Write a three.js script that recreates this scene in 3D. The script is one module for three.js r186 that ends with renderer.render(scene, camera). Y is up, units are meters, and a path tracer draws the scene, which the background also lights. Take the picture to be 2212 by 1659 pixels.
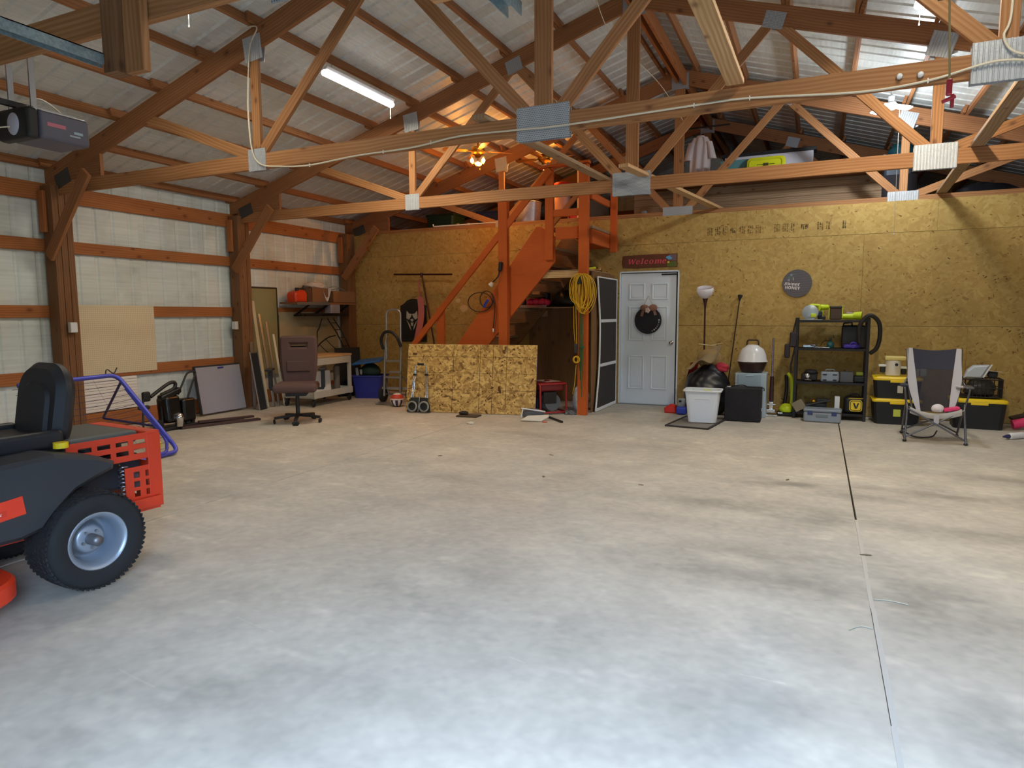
import * as THREE from 'three';
import { RoundedBoxGeometry } from 'three/addons/geometries/RoundedBoxGeometry.js';
import { ConvexGeometry } from 'three/addons/geometries/ConvexGeometry.js';
import { mergeGeometries } from 'three/addons/utils/BufferGeometryUtils.js';
import { RectAreaLightUniformsLib } from 'three/addons/lights/RectAreaLightUniformsLib.js';

// ---------------------------------------------------------------- camera, sky, exposure
const scene = new THREE.Scene();
const camera = new THREE.PerspectiveCamera(60.19, 2212 / 1659, 0.05, 200);
camera.position.set(8.032, 1.406, 10.071);
camera.rotation.set(-0.1054, 0.4317, -0.0039, 'YXZ');
scene.add(camera);
RectAreaLightUniformsLib.init();
const renderer = new THREE.WebGLRenderer({ antialias: true });
renderer.toneMapping = THREE.LinearToneMapping;
renderer.toneMappingExposure = 1.0;
renderer.shadowMap.enabled = true;
scene.background = new THREE.Color().setRGB(0.455, 0.66, 1.0);   // overcast daylight, comes in through the open overhead door behind the camera
scene.backgroundIntensity = 34;
const LED_WHITE = [1.0, 0.90, 0.71], BULB_WARM = [1.0, 0.36, 0.05];
const LED_TUBE_LEFT = 150, LED_TUBE_RIGHT = 240, LED_TUBE_FRONT = 90, LED_CLUSTER = 7, FAN_BULB = 2.4, LOFT_BULB = 9;

// ---------------------------------------------------------------- helpers
let seed = 12345;
const rnd = (a = 1, b) => { seed = (seed * 1664525 + 1013904223) >>> 0; const t = seed / 4294967296; return b === undefined ? t * a : a + t * (b - a); };
const V = (x, y, z) => new THREE.Vector3(x, y, z);
const PI = Math.PI;
const taken = {};
function numbered(n) { const k = taken[n] = (taken[n] ?? -1) + 1; return k ? n + '_' + String(k).padStart(3, '0') : n; }
function tag(o, label, category, group, kind) {
  if (label) o.userData.label = label;
  if (category) o.userData.category = category;
  if (group) o.userData.group = group;
  if (kind) o.userData.kind = kind;
  return o;
}
function thing(name, label, category, [x, y, z] = [0, 0, 0], turn = 0, group) {
  const o = new THREE.Group(); o.name = numbered(name); scene.add(o);
  o.position.set(x, y, z); o.rotation.y = turn;
  return tag(o, label, category, group);
}
function copyOf(root, [x, y, z], turn, label, group) {
  const r = root.clone(); r.name = numbered(root.name.replace(/_\d{3}$/, '')); scene.add(r);
  r.userData = { ...root.userData };
  r.position.set(x, y, z); r.rotation.y = turn;
  if (label) r.userData.label = label;
  if (group) r.userData.group = group;
  return r;
}
function flat(g) {
  g = g.index ? g.toNonIndexed() : g;
  for (const k of Object.keys(g.attributes)) if (!['position', 'normal', 'uv'].includes(k)) g.deleteAttribute(k);
  if (!g.attributes.normal) g.computeVertexNormals();
  if (!g.attributes.uv) g.setAttribute('uv', new THREE.BufferAttribute(new Float32Array(g.attributes.position.count * 2), 2));
  return g;
}
function join(gs) { gs = [gs].flat(3); return gs.length === 1 ? gs[0] : mergeGeometries(gs.map(flat)); }
function obj(name, gs, m, parent = scene) {
  const o = new THREE.Mesh(join(gs), m); o.castShadow = o.receiveShadow = true;
  o.name = parent === scene ? numbered(name) : name; parent.add(o); return o;
}
function each(name, gs, m, parent) { return gs.map((g) => obj(name, g, m, parent)); }
function one(name, label, category, gs, m, group) { return tag(obj(name, gs, m), label, category, group); }
const struct = (name, gs, m, parent = scene) => { const o = obj(name, gs, m, parent); if (parent === scene) o.userData.kind = 'structure'; return o; };
function structGroup(name) { const o = new THREE.Group(); o.name = name; o.userData.kind = 'structure'; scene.add(o); return o; }
// uv in metres, u along the longest side, offset at random
function metreUV(g, ox = rnd(9), oy = rnd(9), keep) {
  g = flat(g); g.computeBoundingBox(); const s = g.boundingBox.getSize(V(0, 0, 0)).toArray();
  const p = g.attributes.position, n = g.attributes.normal, uv = new Float32Array(p.count * 2);
  const long = keep ?? s.indexOf(Math.max(...s));
  for (let i = 0; i < p.count; i++) {
    const N = [Math.abs(n.getX(i)), Math.abs(n.getY(i)), Math.abs(n.getZ(i))], P = [p.getX(i), p.getY(i), p.getZ(i)];
    const d = N.indexOf(Math.max(...N)); let ax = [0, 1, 2].filter((k) => k !== d);
    if (ax[1] === long) ax.reverse();
    uv[2 * i] = P[ax[0]] + ox; uv[2 * i + 1] = P[ax[1]] + oy + d * 0.31;
  }
  g.setAttribute('uv', new THREE.BufferAttribute(uv, 2)); return g;
}
const move = (g, x = 0, y = 0, z = 0, rx = 0, ry = 0, rz = 0) => {
  const m = new THREE.Matrix4().makeRotationFromEuler(new THREE.Euler(rx, ry, rz, 'YXZ')); m.setPosition(x, y, z); return g.applyMatrix4(m);
};
// box with size w,h,d centred at x,y,z; r > 0 rounds the edges
function box(w, h, d, x = 0, y = 0, z = 0, r = 0, rx = 0, ry = 0, rz = 0) {
  const q = Math.min(r, w * 0.45, h * 0.45, d * 0.45);
  const g = metreUV(q > 0.0004 ? new RoundedBoxGeometry(w, h, d, q > 0.02 ? 3 : 1, q) : new THREE.BoxGeometry(w, h, d));
  return move(g, x, y, z, rx, ry, rz);
}
const span = (x0, x1, y0, y1, z0, z1, r = 0) => box(x1 - x0, y1 - y0, z1 - z0, (x0 + x1) / 2, (y0 + y1) / 2, (z0 + z1) / 2, r);
// a board from a to b: h is its size along `up`, t across
function beam(a, b, h, t, up = [0, 1, 0], r = 0.004) {
  a = V(...a); b = V(...b); const d = b.clone().sub(a), L = d.length(); d.normalize();
  const z = d.clone().cross(V(...up)).normalize(), y = z.clone().cross(d);
  const g = metreUV(r ? new RoundedBoxGeometry(L, h, t, 1, Math.min(r, t * 0.4)) : new THREE.BoxGeometry(L, h, t));
  const m = new THREE.Matrix4().makeBasis(d, y, z); m.setPosition(a.add(b).multiplyScalar(0.5)); return g.applyMatrix4(m);
}
function rod(a, b, r, r2 = r, seg = 10) {
  a = V(...a); b = V(...b); const d = b.clone().sub(a), L = d.length();
  const g = new THREE.CylinderGeometry(r2, r, L, seg);
  g.applyQuaternion(new THREE.Quaternion().setFromUnitVectors(V(0, 1, 0), d.normalize()));
  g.translate((a.x + b.x) / 2, (a.y + b.y) / 2, (a.z + b.z) / 2); return g;
}
// tube through points; soft = 0 keeps corners tight
function tube(pts, r, soft = 0.5, n = 0, seg = 8, closed = false) {
  const c = new THREE.CatmullRomCurve3(pts.map((p) => V(...p)), closed, 'catmullrom', soft);
  return new THREE.TubeGeometry(c, n || pts.length * 8, r, seg, closed);
}
// tube along a polyline whose corners are rounded by radius k
function pipe(pts, r, k = 0.05, seg = 8, closed = false) {
  const P = pts.map((p) => V(...p)), c = new THREE.CurvePath(); let last = P[0];
  for (let i = 1; i < P.length - 1; i++) {
    const a = P[i].clone().add(P[i - 1].clone().sub(P[i]).setLength(Math.min(k, P[i - 1].distanceTo(P[i]) * 0.45)));
    const b = P[i].clone().add(P[i + 1].clone().sub(P[i]).setLength(Math.min(k, P[i + 1].distanceTo(P[i]) * 0.45)));
    c.add(new THREE.LineCurve3(last, a)); c.add(new THREE.QuadraticBezierCurve3(a, P[i], b)); last = b;
  }
  c.add(new THREE.LineCurve3(last, P[P.length - 1]));
  const n = [];
  for (const q of c.curves) n.push(...q.getPoints(q.isLineCurve3 ? 1 : 4).slice(n.length ? 1 : 0));
  return sweep(n, r, seg);
}
function sweep(P, r, seg = 8) {                      // rings at each point, turned with the path
  const pos = [], idx = []; let u = null;
  P.forEach((p, i) => {
    const t = P[Math.min(i + 1, P.length - 1)].clone().sub(P[Math.max(i - 1, 0)]).normalize();
    if (!u) { u = Math.abs(t.y) < 0.9 ? V(0, 1, 0) : V(1, 0, 0); }
    u = u.clone().sub(t.clone().multiplyScalar(u.dot(t))).normalize(); const w = t.clone().cross(u);
    const q = typeof r === 'function' ? r(i / (P.length - 1)) : r;
    for (let k = 0; k < seg; k++) { const a = k / seg * 2 * PI; pos.push(p.x + q * (u.x * Math.cos(a) + w.x * Math.sin(a)), p.y + q * (u.y * Math.cos(a) + w.y * Math.sin(a)), p.z + q * (u.z * Math.cos(a) + w.z * Math.sin(a))); }
    if (i) for (let k = 0; k < seg; k++) { const a = (i - 1) * seg + k, b = (i - 1) * seg + (k + 1) % seg; idx.push(a, b, a + seg, b, b + seg, a + seg); }
  });
  const last = (P.length - 1) * seg;
  for (let k = 1; k < seg - 1; k++) idx.push(0, k + 1, k, last, last + k, last + k + 1);
  const g = new THREE.BufferGeometry(); g.setAttribute('position', new THREE.Float32BufferAttribute(pos, 3)); g.setIndex(idx); g.computeVertexNormals(); return flat(g);
}
const lathe = (pts, seg = 24) => new THREE.LatheGeometry(pts.map(([x, y]) => new THREE.Vector2(x, y)), seg);
function outline(pts) { const s = new THREE.Shape(); pts.forEach(([x, y], i) => (i ? s.lineTo(x, y) : s.moveTo(x, y))); s.closePath(); return s; }
function extrude(s, depth, bevel = 0.003, seg = 8) {
  if (Array.isArray(s)) s = outline(s);
  const g = new THREE.ExtrudeGeometry(s, { depth: depth - 2 * bevel, bevelEnabled: bevel > 0, bevelSize: bevel, bevelThickness: bevel, bevelOffset: -bevel, bevelSegments: 1, curveSegments: seg });
  g.translate(0, 0, -(depth - 2 * bevel) / 2); return g;                          // centred on z = 0
}
function roundRect(w, h, r, x = 0, y = 0) {
  const s = new THREE.Shape(); const a = x - w / 2, b = y - h / 2;
  s.moveTo(a + r, b); s.lineTo(a + w - r, b); s.absarc(a + w - r, b + r, r, -PI / 2, 0); s.lineTo(a + w, b + h - r); s.absarc(a + w - r, b + h - r, r, 0, PI / 2);
  s.lineTo(a + r, b + h); s.absarc(a + r, b + h - r, r, PI / 2, PI); s.lineTo(a, b + r); s.absarc(a + r, b + r, r, PI, 1.5 * PI); return s;
}
const ball = (r, x = 0, y = 0, z = 0, sx = 1, sy = 1, sz = 1, seg = 20) => { const g = new THREE.SphereGeometry(r, seg, Math.round(seg * 0.7)); g.scale(sx, sy, sz); g.computeVertexNormals(); g.translate(x, y, z); return g; };
const ring = (R, r, x = 0, y = 0, z = 0, rx = 0, ry = 0, seg = 28) => move(new THREE.TorusGeometry(R, r, 8, seg), x, y, z, rx, ry);
// tapered tub: bottom w0 x d0, top w1 x d1, height h, open at the top with a wall; rounded corners
function tub(w0, d0, w1, d1, h, wall = 0.006, corner = 0.04) {
  const layer = (w, d, y) => roundRect(w, d, Math.min(corner, w / 3, d / 3)).getSpacedPoints(48).slice(0, 48).map((p) => [p.x, y, p.y]);
  const L = [layer(w0, d0, 0), layer(w1, d1, h), layer(w1 - 2 * wall, d1 - 2 * wall, h), layer(w0 - 2 * wall, d0 - 2 * wall, wall)];
  const pos = L.flat(2), idx = [], n = 48;
  for (let l = 0; l < 3; l++) for (let k = 0; k < n; k++) { const a = l * n + k, b = l * n + (k + 1) % n; idx.push(a, a + n, b, b, a + n, b + n); }
  for (let k = 1; k < n - 1; k++) idx.push(0, k, k + 1, 3 * n, 3 * n + k + 1, 3 * n + k);
  let g = new THREE.BufferGeometry(); g.setAttribute('position', new THREE.Float32BufferAttribute(pos, 3)); g.setIndex(idx); g = g.toNonIndexed(); g.computeVertexNormals(); return flat(g);
}
// lumpy bag or heap
function lump(rx, ry, rz, rough, freq, s0, seg = 40, bottom = -0.8) {
  const g = new THREE.SphereGeometry(1, seg, Math.round(seg * 0.75)), p = g.attributes.position;
  for (let i = 0; i < p.count; i++) {
    const v = V(p.getX(i), p.getY(i), p.getZ(i)), n = 1 + rough * (noise3(v.x * freq + s0, v.y * freq, v.z * freq) + 0.5 * noise3(v.x * freq * 2.3, v.y * freq * 2.3 + s0, v.z * freq * 2.3));
    let y = v.y * n; if (y < bottom) y = bottom;
    p.setXYZ(i, v.x * n * rx, (y - bottom) * ry, v.z * n * rz);
  }
  g.computeVertexNormals(); return g;
}
// a sheet of cloth given by a height/position function over u,v in 0..1, with thickness
function sheet(fn, nu, nv, t = 0.004) {
  const pos = [], idx = [], uv = [];
  for (let j = 0; j <= nv; j++) for (let i = 0; i <= nu; i++) { pos.push(...fn(i / nu, j / nv)); uv.push(i / nu, j / nv); }
  const w = nu + 1; for (let j = 0; j < nv; j++) for (let i = 0; i < nu; i++) { const a = j * w + i; idx.push(a, a + 1, a + w, a + 1, a + w + 1, a + w); }
  const g = new THREE.BufferGeometry(); g.setAttribute('position', new THREE.Float32BufferAttribute(pos, 3)); g.setAttribute('uv', new THREE.Float32BufferAttribute(uv, 2)); g.setIndex(idx); g.computeVertexNormals();
  const b = g.clone(), p = b.attributes.position, n = g.attributes.normal;
  for (let i = 0; i < p.count; i++) p.setXYZ(i, p.getX(i) - n.getX(i) * t, p.getY(i) - n.getY(i) * t, p.getZ(i) - n.getZ(i) * t);
  b.setIndex(idx.slice().reverse()); b.computeVertexNormals();
  return mergeGeometries([flat(g), flat(b)]);
}

// ---------------------------------------------------------------- noise and textures
const hash = (x, y, s = 0) => { let h = (x * 374761393 + y * 668265263 + s * 2147483647) | 0; h = Math.imul(h ^ (h >>> 13), 1274126177); return ((h ^ (h >>> 16)) >>> 0) / 4294967296; };
function vn(x, y, px, py, s = 0) {                    // value noise, repeats after px, py
  const xi = Math.floor(x), yi = Math.floor(y); let fx = x - xi, fy = y - yi; fx = fx * fx * (3 - 2 * fx); fy = fy * fy * (3 - 2 * fy);
  const x0 = ((xi % px) + px) % px, x1 = (x0 + 1) % px, y0 = ((yi % py) + py) % py, y1 = (y0 + 1) % py;
  const a = hash(x0, y0, s), b = hash(x1, y0, s), c = hash(x0, y1, s), d = hash(x1, y1, s);
  return a + (b - a) * fx + (c - a) * fy + (a - b - c + d) * fx * fy;
}
function fbm(u, v, px, py, oct, s = 0) { let t = 0, a = 0.5, n = 0; for (let o = 0; o < oct; o++) { t += a * vn(u * px, v * py, px, py, s + o * 17); n += a; a *= 0.5; px *= 2; py *= 2; } return t / n; }
function noise3(x, y, z) { const a = vn(x + z * 0.73 + 40, y - z * 0.41 + 40, 9999, 9999, 3), b = vn(y + x * 0.31 + 80, z + 60, 9999, 9999, 5); return a + b - 1; }
function dataTex(w, h, fn, ru = 1, rv = 1, srgb = true) {
  const a = new Uint8Array(w * h * 4);
  for (let y = 0; y < h; y++) for (let x = 0; x < w; x++) { const c = fn(x / w, y / h, x, y), i = 4 * (y * w + x); a[i] = Math.max(0, Math.min(255, c[0] * 255)); a[i + 1] = Math.max(0, Math.min(255, c[1] * 255)); a[i + 2] = Math.max(0, Math.min(255, c[2] * 255)); a[i + 3] = 255; }
  return finish(new THREE.DataTexture(a, w, h), ru, rv, srgb);
}
function finish(t, ru, rv, srgb) { t.wrapS = t.wrapT = THREE.RepeatWrapping; t.magFilter = THREE.LinearFilter; t.minFilter = THREE.LinearMipmapLinearFilter; t.generateMipmaps = true; if (srgb) t.colorSpace = THREE.SRGBColorSpace; t.repeat.set(ru, rv); t.needsUpdate = true; return t; }
function canvasTex(w, h, draw) { const c = document.createElement('canvas'); c.width = w; c.height = h; draw(c.getContext('2d'), w, h); const t = new THREE.CanvasTexture(c); t.colorSpace = THREE.SRGBColorSpace; t.magFilter = THREE.LinearFilter; return t; }
const grey = (v) => [v, v, v];
const mixc = (a, b, t) => [a[0] + (b[0] - a[0]) * t, a[1] + (b[1] - a[1]) * t, a[2] + (b[2] - a[2]) * t];

// sawn softwood: grain along u, 2.4 m x 0.6 m
const knots = Array.from({ length: 9 }, () => [rnd(), rnd(), rnd(0.008, 0.02)]);
const woodVal = (u, v) => {
  let w = 0, k = 0; for (const [a, b, r] of knots) { let du = (u - a) * 2.4, dv = (v - b) * 0.6; du -= Math.round(du / 2.4) * 2.4; dv -= Math.round(dv / 0.6) * 0.6; const d = Math.sqrt(du * du * 0.35 + dv * dv); k += Math.exp(-((d / r) ** 2)); w += 0.03 * Math.exp(-d / 0.06); }
  const bend = fbm(u, v, 3, 3, 3, 5) * 0.5 + w, line = 0.5 + 0.5 * Math.sin((v * 22 + bend * 5) * 2 * PI), fine = fbm(u, v, 10, 150, 2, 9), broad = fbm(u, v, 4, 6, 3, 11);
  return [line, fine, broad, Math.min(1, k)];
};
const woodTex = dataTex(1024, 512, (u, v) => {
  const [l, f, b, k] = woodVal(u, v); let c = mixc([0.97, 0.92, 0.85], [0.74, 0.6, 0.46], 0.45 * l + 0.35 * f); c = mixc(c, [0.62, 0.5, 0.38], 0.55 * Math.max(0, b - 0.4)); return mixc(c, [0.36, 0.24, 0.15], k * 0.55);
}, 1 / 2.4, 1 / 0.6);
const woodBump = dataTex(512, 256, (u, v) => { const [l, f, b, k] = woodVal(u, v); return grey(0.5 + 0.25 * f - 0.15 * l - 0.3 * k); }, 1 / 2.4, 1 / 0.6, false);
// oriented strand board: strands laid in random directions, 2.44 m square
function strandTex(contrast, base, light, dark, L0, L1, W0, W1, count, specks) {
  const n = 1024, a = new Float32Array(n * n * 3), h = new Float32Array(n * n);
  for (let i = 0; i < n * n; i++) { a[3 * i] = base[0]; a[3 * i + 1] = base[1]; a[3 * i + 2] = base[2]; h[i] = 0.5; }
  for (let k = 0; k < count + specks; k++) {
    const cx = rnd(n), cy = rnd(n), sp = k >= count, L = sp ? rnd(5, 16) : rnd(L0, L1), W = sp ? rnd(2, 6) : rnd(W0, W1), th = rnd(-0.9, 0.9) + (rnd() < 0.35 ? PI / 2 : 0), c = Math.cos(th), s = Math.sin(th), t = rnd(-1, 1), edge = rnd(-0.4, 0.4);
    const tone = sp ? mixc(base, dark, rnd(0.7, 1.5)) : t > 0 ? mixc(base, light, t * contrast) : mixc(base, dark, -t * contrast * (rnd() < 0.12 ? 1.6 : 0.6)), hh = 0.5 + 0.35 * rnd(-1, 1), R = Math.ceil(L / 2 + W);
    for (let y = -R; y <= R; y++) for (let x = -R; x <= R; x++) {
      const p = x * c + y * s, q = -x * s + y * c; if (Math.abs(p) > L / 2 + edge * q || Math.abs(q) > W / 2 * (1 - 0.3 * Math.abs(p) / L)) continue;
      const i = ((Math.round(cy + y) & (n - 1)) * n) + (Math.round(cx + x) & (n - 1)), g = 1 + 0.05 * Math.sin(q * 2.1 + k);
      a[3 * i] = tone[0] * g; a[3 * i + 1] = tone[1] * g; a[3 * i + 2] = tone[2] * g; h[i] = hh;
    }
  }
  return [dataTex(n, n, (u, v, x, y) => { const i = 3 * (y * n + x); return [a[i], a[i + 1], a[i + 2]]; }, 1 / 2.44, 1 / 2.44), dataTex(n, n, (u, v, x, y) => grey(h[y * n + x]), 1 / 2.44, 1 / 2.44, false)];
}
const [osbTex, osbBump] = strandTex(0.30, [0.80, 0.62, 0.35], [0.94, 0.79, 0.52], [0.55, 0.38, 0.18], 18, 55, 8, 20, 9000, 260);
const [osbFreshTex] = strandTex(0.8, [0.84, 0.68, 0.42], [1.0, 0.86, 0.60], [0.46, 0.32, 0.16], 16, 52, 7, 18, 9000, 900);
// concrete: one map over the whole slab (x 0..12.3, z -0.1..10.7), with its stains where they lie
const stains = [[7.85, 4.25, 0.55, 0.16, 0.5], [7.6, 5.08, 0.75, 0.16, 0.5], [8.4, 4.5, 0.3, 0.12, 0.45], [8.8, 4.15, 0.5, 0.12, 0.5], [8.0, 5.25, 0.5, 0.16, 0.55], [7.75, 6.1, 0.45, 0.2, 0.45], [7.9, 6.5, 0.5, 0.18, 0.5], [7.4, 6.4, 0.5, 0.14, 0.3], [8.55, 6.0, 0.3, 0.2, 0.4], [8.6, 6.5, 0.3, 0.3, 0.45], [8.7, 6.35, 0.25, 0.15, 0.3], [9.1, 5.1, 0.5, 0.25, 0.35], [4.0, 6.4, 0.4, 0.14, 0.5], [5.8, 8.7, 0.3, 0.3, 0.3], [5.9, 8.45, 0.25, 0.2, 0.3], [7.35, 8.05, 0.14, 0.1, 0.3], [8.0, 7.6, 0.2, 0.14, 0.25], [8.65, 7.55, 0.2, 0.2, 0.4], [6.3, 7.0, 0.25, 0.1, 0.25], [6.0, 7.35, 0.3, 0.1, 0.25], [6.9, 5.6, 0.5, 0.1, 0.25], [5.2, 5.2, 0.6, 0.12, 0.25], [6.2, 3.2, 0.5, 0.16, 0.3], [5.0, 3.0, 0.5, 0.12, 0.25], [3.2, 7.2, 0.6, 0.2, 0.25], [9.6, 3.4, 0.5, 0.15, 0.35]];
const marks = Array.from({ length: 150 }, () => [rnd(0, 12.3), rnd(0.8, 10), rnd(0.03, 0.35), rnd(-0.5, 0.5), rnd() < 0.35 ? 1 : -1, rnd(0.003, 0.01)]);
const markCells = {}; marks.forEach((m) => { for (let a = -1; a < 2; a++) for (let b = -1; b < 2; b++) (markCells[Math.floor(m[0] / 0.5 + a) + '_' + Math.floor(m[1] / 0.5 + b)] ??= []).push(m); });
const FX = 12.3, FZ = 10.8;
const concreteTex = dataTex(2048, 2048, (u, v) => {
  const x = u * FX, z = v * FZ - 0.1; let c = 0.80 + 0.08 * (fbm(u, v, 9, 8, 5, 21) - 0.5) + 0.14 * (fbm(u, v, 40, 30, 4, 31) - 0.5) + 0.09 * (fbm(u, v, 300, 280, 2, 41) - 0.5);
  const swirl = fbm(u + 0.03 * fbm(u, v, 12, 12, 2, 61), v, 16, 60, 4, 51); c += 0.055 * (swirl - 0.5); let d = 0, p = 0;
  for (const [sx, sz, rx, rz, k] of stains) { const q = ((x - sx) / rx) ** 2 + ((z - sz) / rz) ** 2; if (q < 5) d += k * Math.exp(-q); }
  d *= Math.max(0, 1.7 * fbm(u, v, 34, 60, 4, 71) - 0.25);
  const pale = Math.max(0, fbm(u, v, 50, 90, 3, 81) - 0.66) * 0.9; p += pale;
  for (const [mx, mz, L, th, sgn, w] of markCells[Math.floor(x / 0.5) + '_' + Math.floor(z / 0.5)] ?? []) { const dx = x - mx, dz = z - mz, a = dx * Math.cos(th) + dz * Math.sin(th), b = -dx * Math.sin(th) + dz * Math.cos(th) + 0.2 * a * a; if (Math.abs(a) < L / 2 && Math.abs(b) < w) p += sgn * 0.16 * (1 - Math.abs(b) / w); }
  const m = c - 0.36 * d + 0.35 * p, warm = 0.02 * (fbm(u, v, 6, 6, 3, 91) - 0.5);
  return [m + warm, m * 0.975, m * 0.93 - warm];
}, 1 / FX, 1 / FZ);
const speckTex = dataTex(256, 256, (u, v) => grey(0.86 + 0.2 * (fbm(u, v, 60, 60, 2, 3) - 0.5) + 0.1 * (fbm(u, v, 6, 6, 3, 4) - 0.5)), 2, 2);
const clothTex = dataTex(128, 128, (u, v, x, y) => grey(0.8 + 0.14 * ((x + y) % 4 < 2 ? 1 : 0) * ((x - y + 256) % 4 < 2 ? 1 : 0.2) + 0.1 * (hash(x, y) - 0.5)), 12, 12);
const dirtTex = dataTex(512, 512, (u, v) => { const d = fbm(u, v, 8, 8, 5, 7), s = fbm(u, v, 90, 4, 3, 13); return grey(0.93 - 0.22 * Math.max(0, d - 0.5) - 0.1 * (s - 0.5)); }, 0.6, 0.6);
const pegTex = dataTex(128, 128, (u, v, x, y) => { const a = (x % 16) - 8, b = (y % 16) - 8; return a * a + b * b < 5 ? [0.55, 0.5, 0.4] : grey(0.97 + 0.05 * (hash(x, y) - 0.5)); }, 1 / 0.2, 1 / 0.2);

// ---------------------------------------------------------------- materials
const cache = {};
function mat(color, rough = 0.7, metal = 0, extra = {}) {
  const key = color + '|' + rough + '|' + metal + '|' + Object.keys(extra).map((k) => k + (extra[k]?.uuid ?? extra[k])).join();
  return cache[key] ??= new THREE.MeshStandardMaterial({ color, roughness: rough, metalness: metal, ...extra });
}
const lin = (r, g, b) => new THREE.Color().setRGB(r, g, b);
const woodMat = (r, g, b, rough = 0.75) => new THREE.MeshStandardMaterial({ color: lin(r, g, b), roughness: rough, map: woodTex, bumpMap: woodBump, bumpScale: 0.002 });
const M = {
  truss: [woodMat(0.52, 0.30, 0.145), woodMat(0.47, 0.265, 0.125), woodMat(0.56, 0.335, 0.17)],
  dark: woodMat(0.42, 0.22, 0.105), darkB: woodMat(0.36, 0.19, 0.095), post: woodMat(0.27, 0.155, 0.08), girt: woodMat(0.50, 0.22, 0.08), purlin: woodMat(0.43, 0.225, 0.105),
  pale: woodMat(0.68, 0.52, 0.32), cream: woodMat(0.86, 0.72, 0.44), grey: woodMat(0.42, 0.34, 0.25), ply: woodMat(0.30, 0.19, 0.09), orange: new THREE.MeshStandardMaterial({ color: lin(0.50, 0.092, 0.008), roughness: 0.85, bumpMap: woodBump, bumpScale: 0.002 }),
  osb: new THREE.MeshStandardMaterial({ map: osbTex, bumpMap: osbBump, bumpScale: 0.0015, color: lin(0.72, 0.81, 0.76), roughness: 0.8 }),
  osbB: new THREE.MeshStandardMaterial({ map: osbTex, bumpMap: osbBump, bumpScale: 0.0015, color: lin(0.67, 0.74, 0.68), roughness: 0.8 }),
  osbFresh: new THREE.MeshStandardMaterial({ map: osbFreshTex, bumpMap: osbBump, bumpScale: 0.002, color: lin(0.82, 0.78, 0.62), roughness: 0.8 }),
  concrete: new THREE.MeshStandardMaterial({ map: concreteTex, color: lin(0.80, 0.77, 0.71), roughness: 0.62 }),
  siding: new THREE.MeshStandardMaterial({ map: dirtTex, color: lin(0.75, 0.83, 0.80), roughness: 0.5 }),
  roof: new THREE.MeshStandardMaterial({ map: dirtTex, color: lin(0.82, 0.86, 0.83), roughness: 0.5, metalness: 0.1 }),
  galv: new THREE.MeshStandardMaterial({ map: speckTex, color: lin(0.74, 0.77, 0.80), roughness: 0.42, metalness: 0.35 }),
  steel: mat(0xb9bcc0, 0.28, 0.9), dullSteel: mat(0x8e9095, 0.45, 0.8), chrome: mat(0xd8d8d8, 0.15, 1), brass: mat(0xb58a3a, 0.3, 0.9),
  black: mat(0x151517, 0.5), blackGloss: mat(0x121214, 0.22), blackMetal: mat(0x1b181a, 0.5, 0.1), rubber: mat(0x1c1c1d, 0.85), charcoal: mat(0x2c2c30, 0.7),
  white: mat(0xdfe3e6, 0.4), whitePlastic: mat(0xe6e8ea, 0.35), offWhite: mat(0xcfcabb, 0.6), cable: mat(0xd9cfb8, 0.5),
  yellow: mat(0xf2cf1c, 0.4), lime: mat(0xc8dc1e, 0.4), red: mat(0xc2261c, 0.4), pink: mat(0xe0356c, 0.5), blue: mat(0x2a3a9e, 0.4), grey_: mat(0x8b9096, 0.5), midGrey: mat(0x5f6469, 0.5), cardboard: mat(0x86603f, 0.9),
};

// ---------------------------------------------------------------- the building
const BX = 12.16, XK = 6.08, SLOPE = 0.305, CH = 2.835;                       // width, ridge, roof slope, height of the bottom chords
const TZ = [-5.2, -2.64, -0.045, 2.62, 5.24, 7.82, 10.44];                      // the trusses
const half = (x) => Math.min(x, BX - x);
const chordY = (x) => 2.95 + SLOPE * half(x), roofY = (x) => 3.15 + SLOPE * half(x);
const ANG = Math.atan(SLOPE);

// floor: slabs with open joints
const floor = structGroup('floor');
{
  const xs = [-0.12, 3.9, 8.32, 12.3], zs = [-5.4, 3.99, 10.62], G = 0.0055;
  for (let i = 0; i < 3; i++) for (let j = 0; j < 2; j++) {
    const g = new RoundedBoxGeometry(xs[i + 1] - xs[i] - 2 * G, 0.12, zs[j + 1] - zs[j] - 2 * G, 1, 0.004); g.translate((xs[i] + xs[i + 1]) / 2, -0.06, (zs[j] + zs[j + 1]) / 2);
    const f = flat(g), p = f.attributes.position, uv = f.attributes.uv; for (let k = 0; k < p.count; k++) uv.setXY(k, p.getX(k), p.getZ(k) + 0.1);
    obj('slab', f, M.concrete, floor);
  }
  obj('sub_base', span(-0.2, 12.4, -0.3, -0.11, -5.5, 10.7), mat(0x4a463e, 0.95), floor);
  const seal = []; for (let z = 5.1; z < 10.6; z += 0.5) seal.push(span(8.314 + rnd(-0.004, 0.002), 8.332 + rnd(-0.002, 0.005), -0.004, 0.0012, z, Math.min(10.61, z + 0.5), 0));
  obj('joint_sealant', seal, mat(0xb9b4aa, 0.8), floor);
}
struct('ground', span(-30, 46, -0.4, -0.03, 10.7, 70), mat(0x4f4c46, 0.95));
struct('hedge_row', Array.from({ length: 19 }, (_, k) => lump(3.2, rnd(2.4, 3.1), 2.4, 0.18, 1.6, k * 3.1, 22, -0.8).translate(-24 + k * 3.6, -0.05, 24 + rnd(2))), mat(0x2d3a1c, 0.95));   // dense trees opposite the open door

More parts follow.
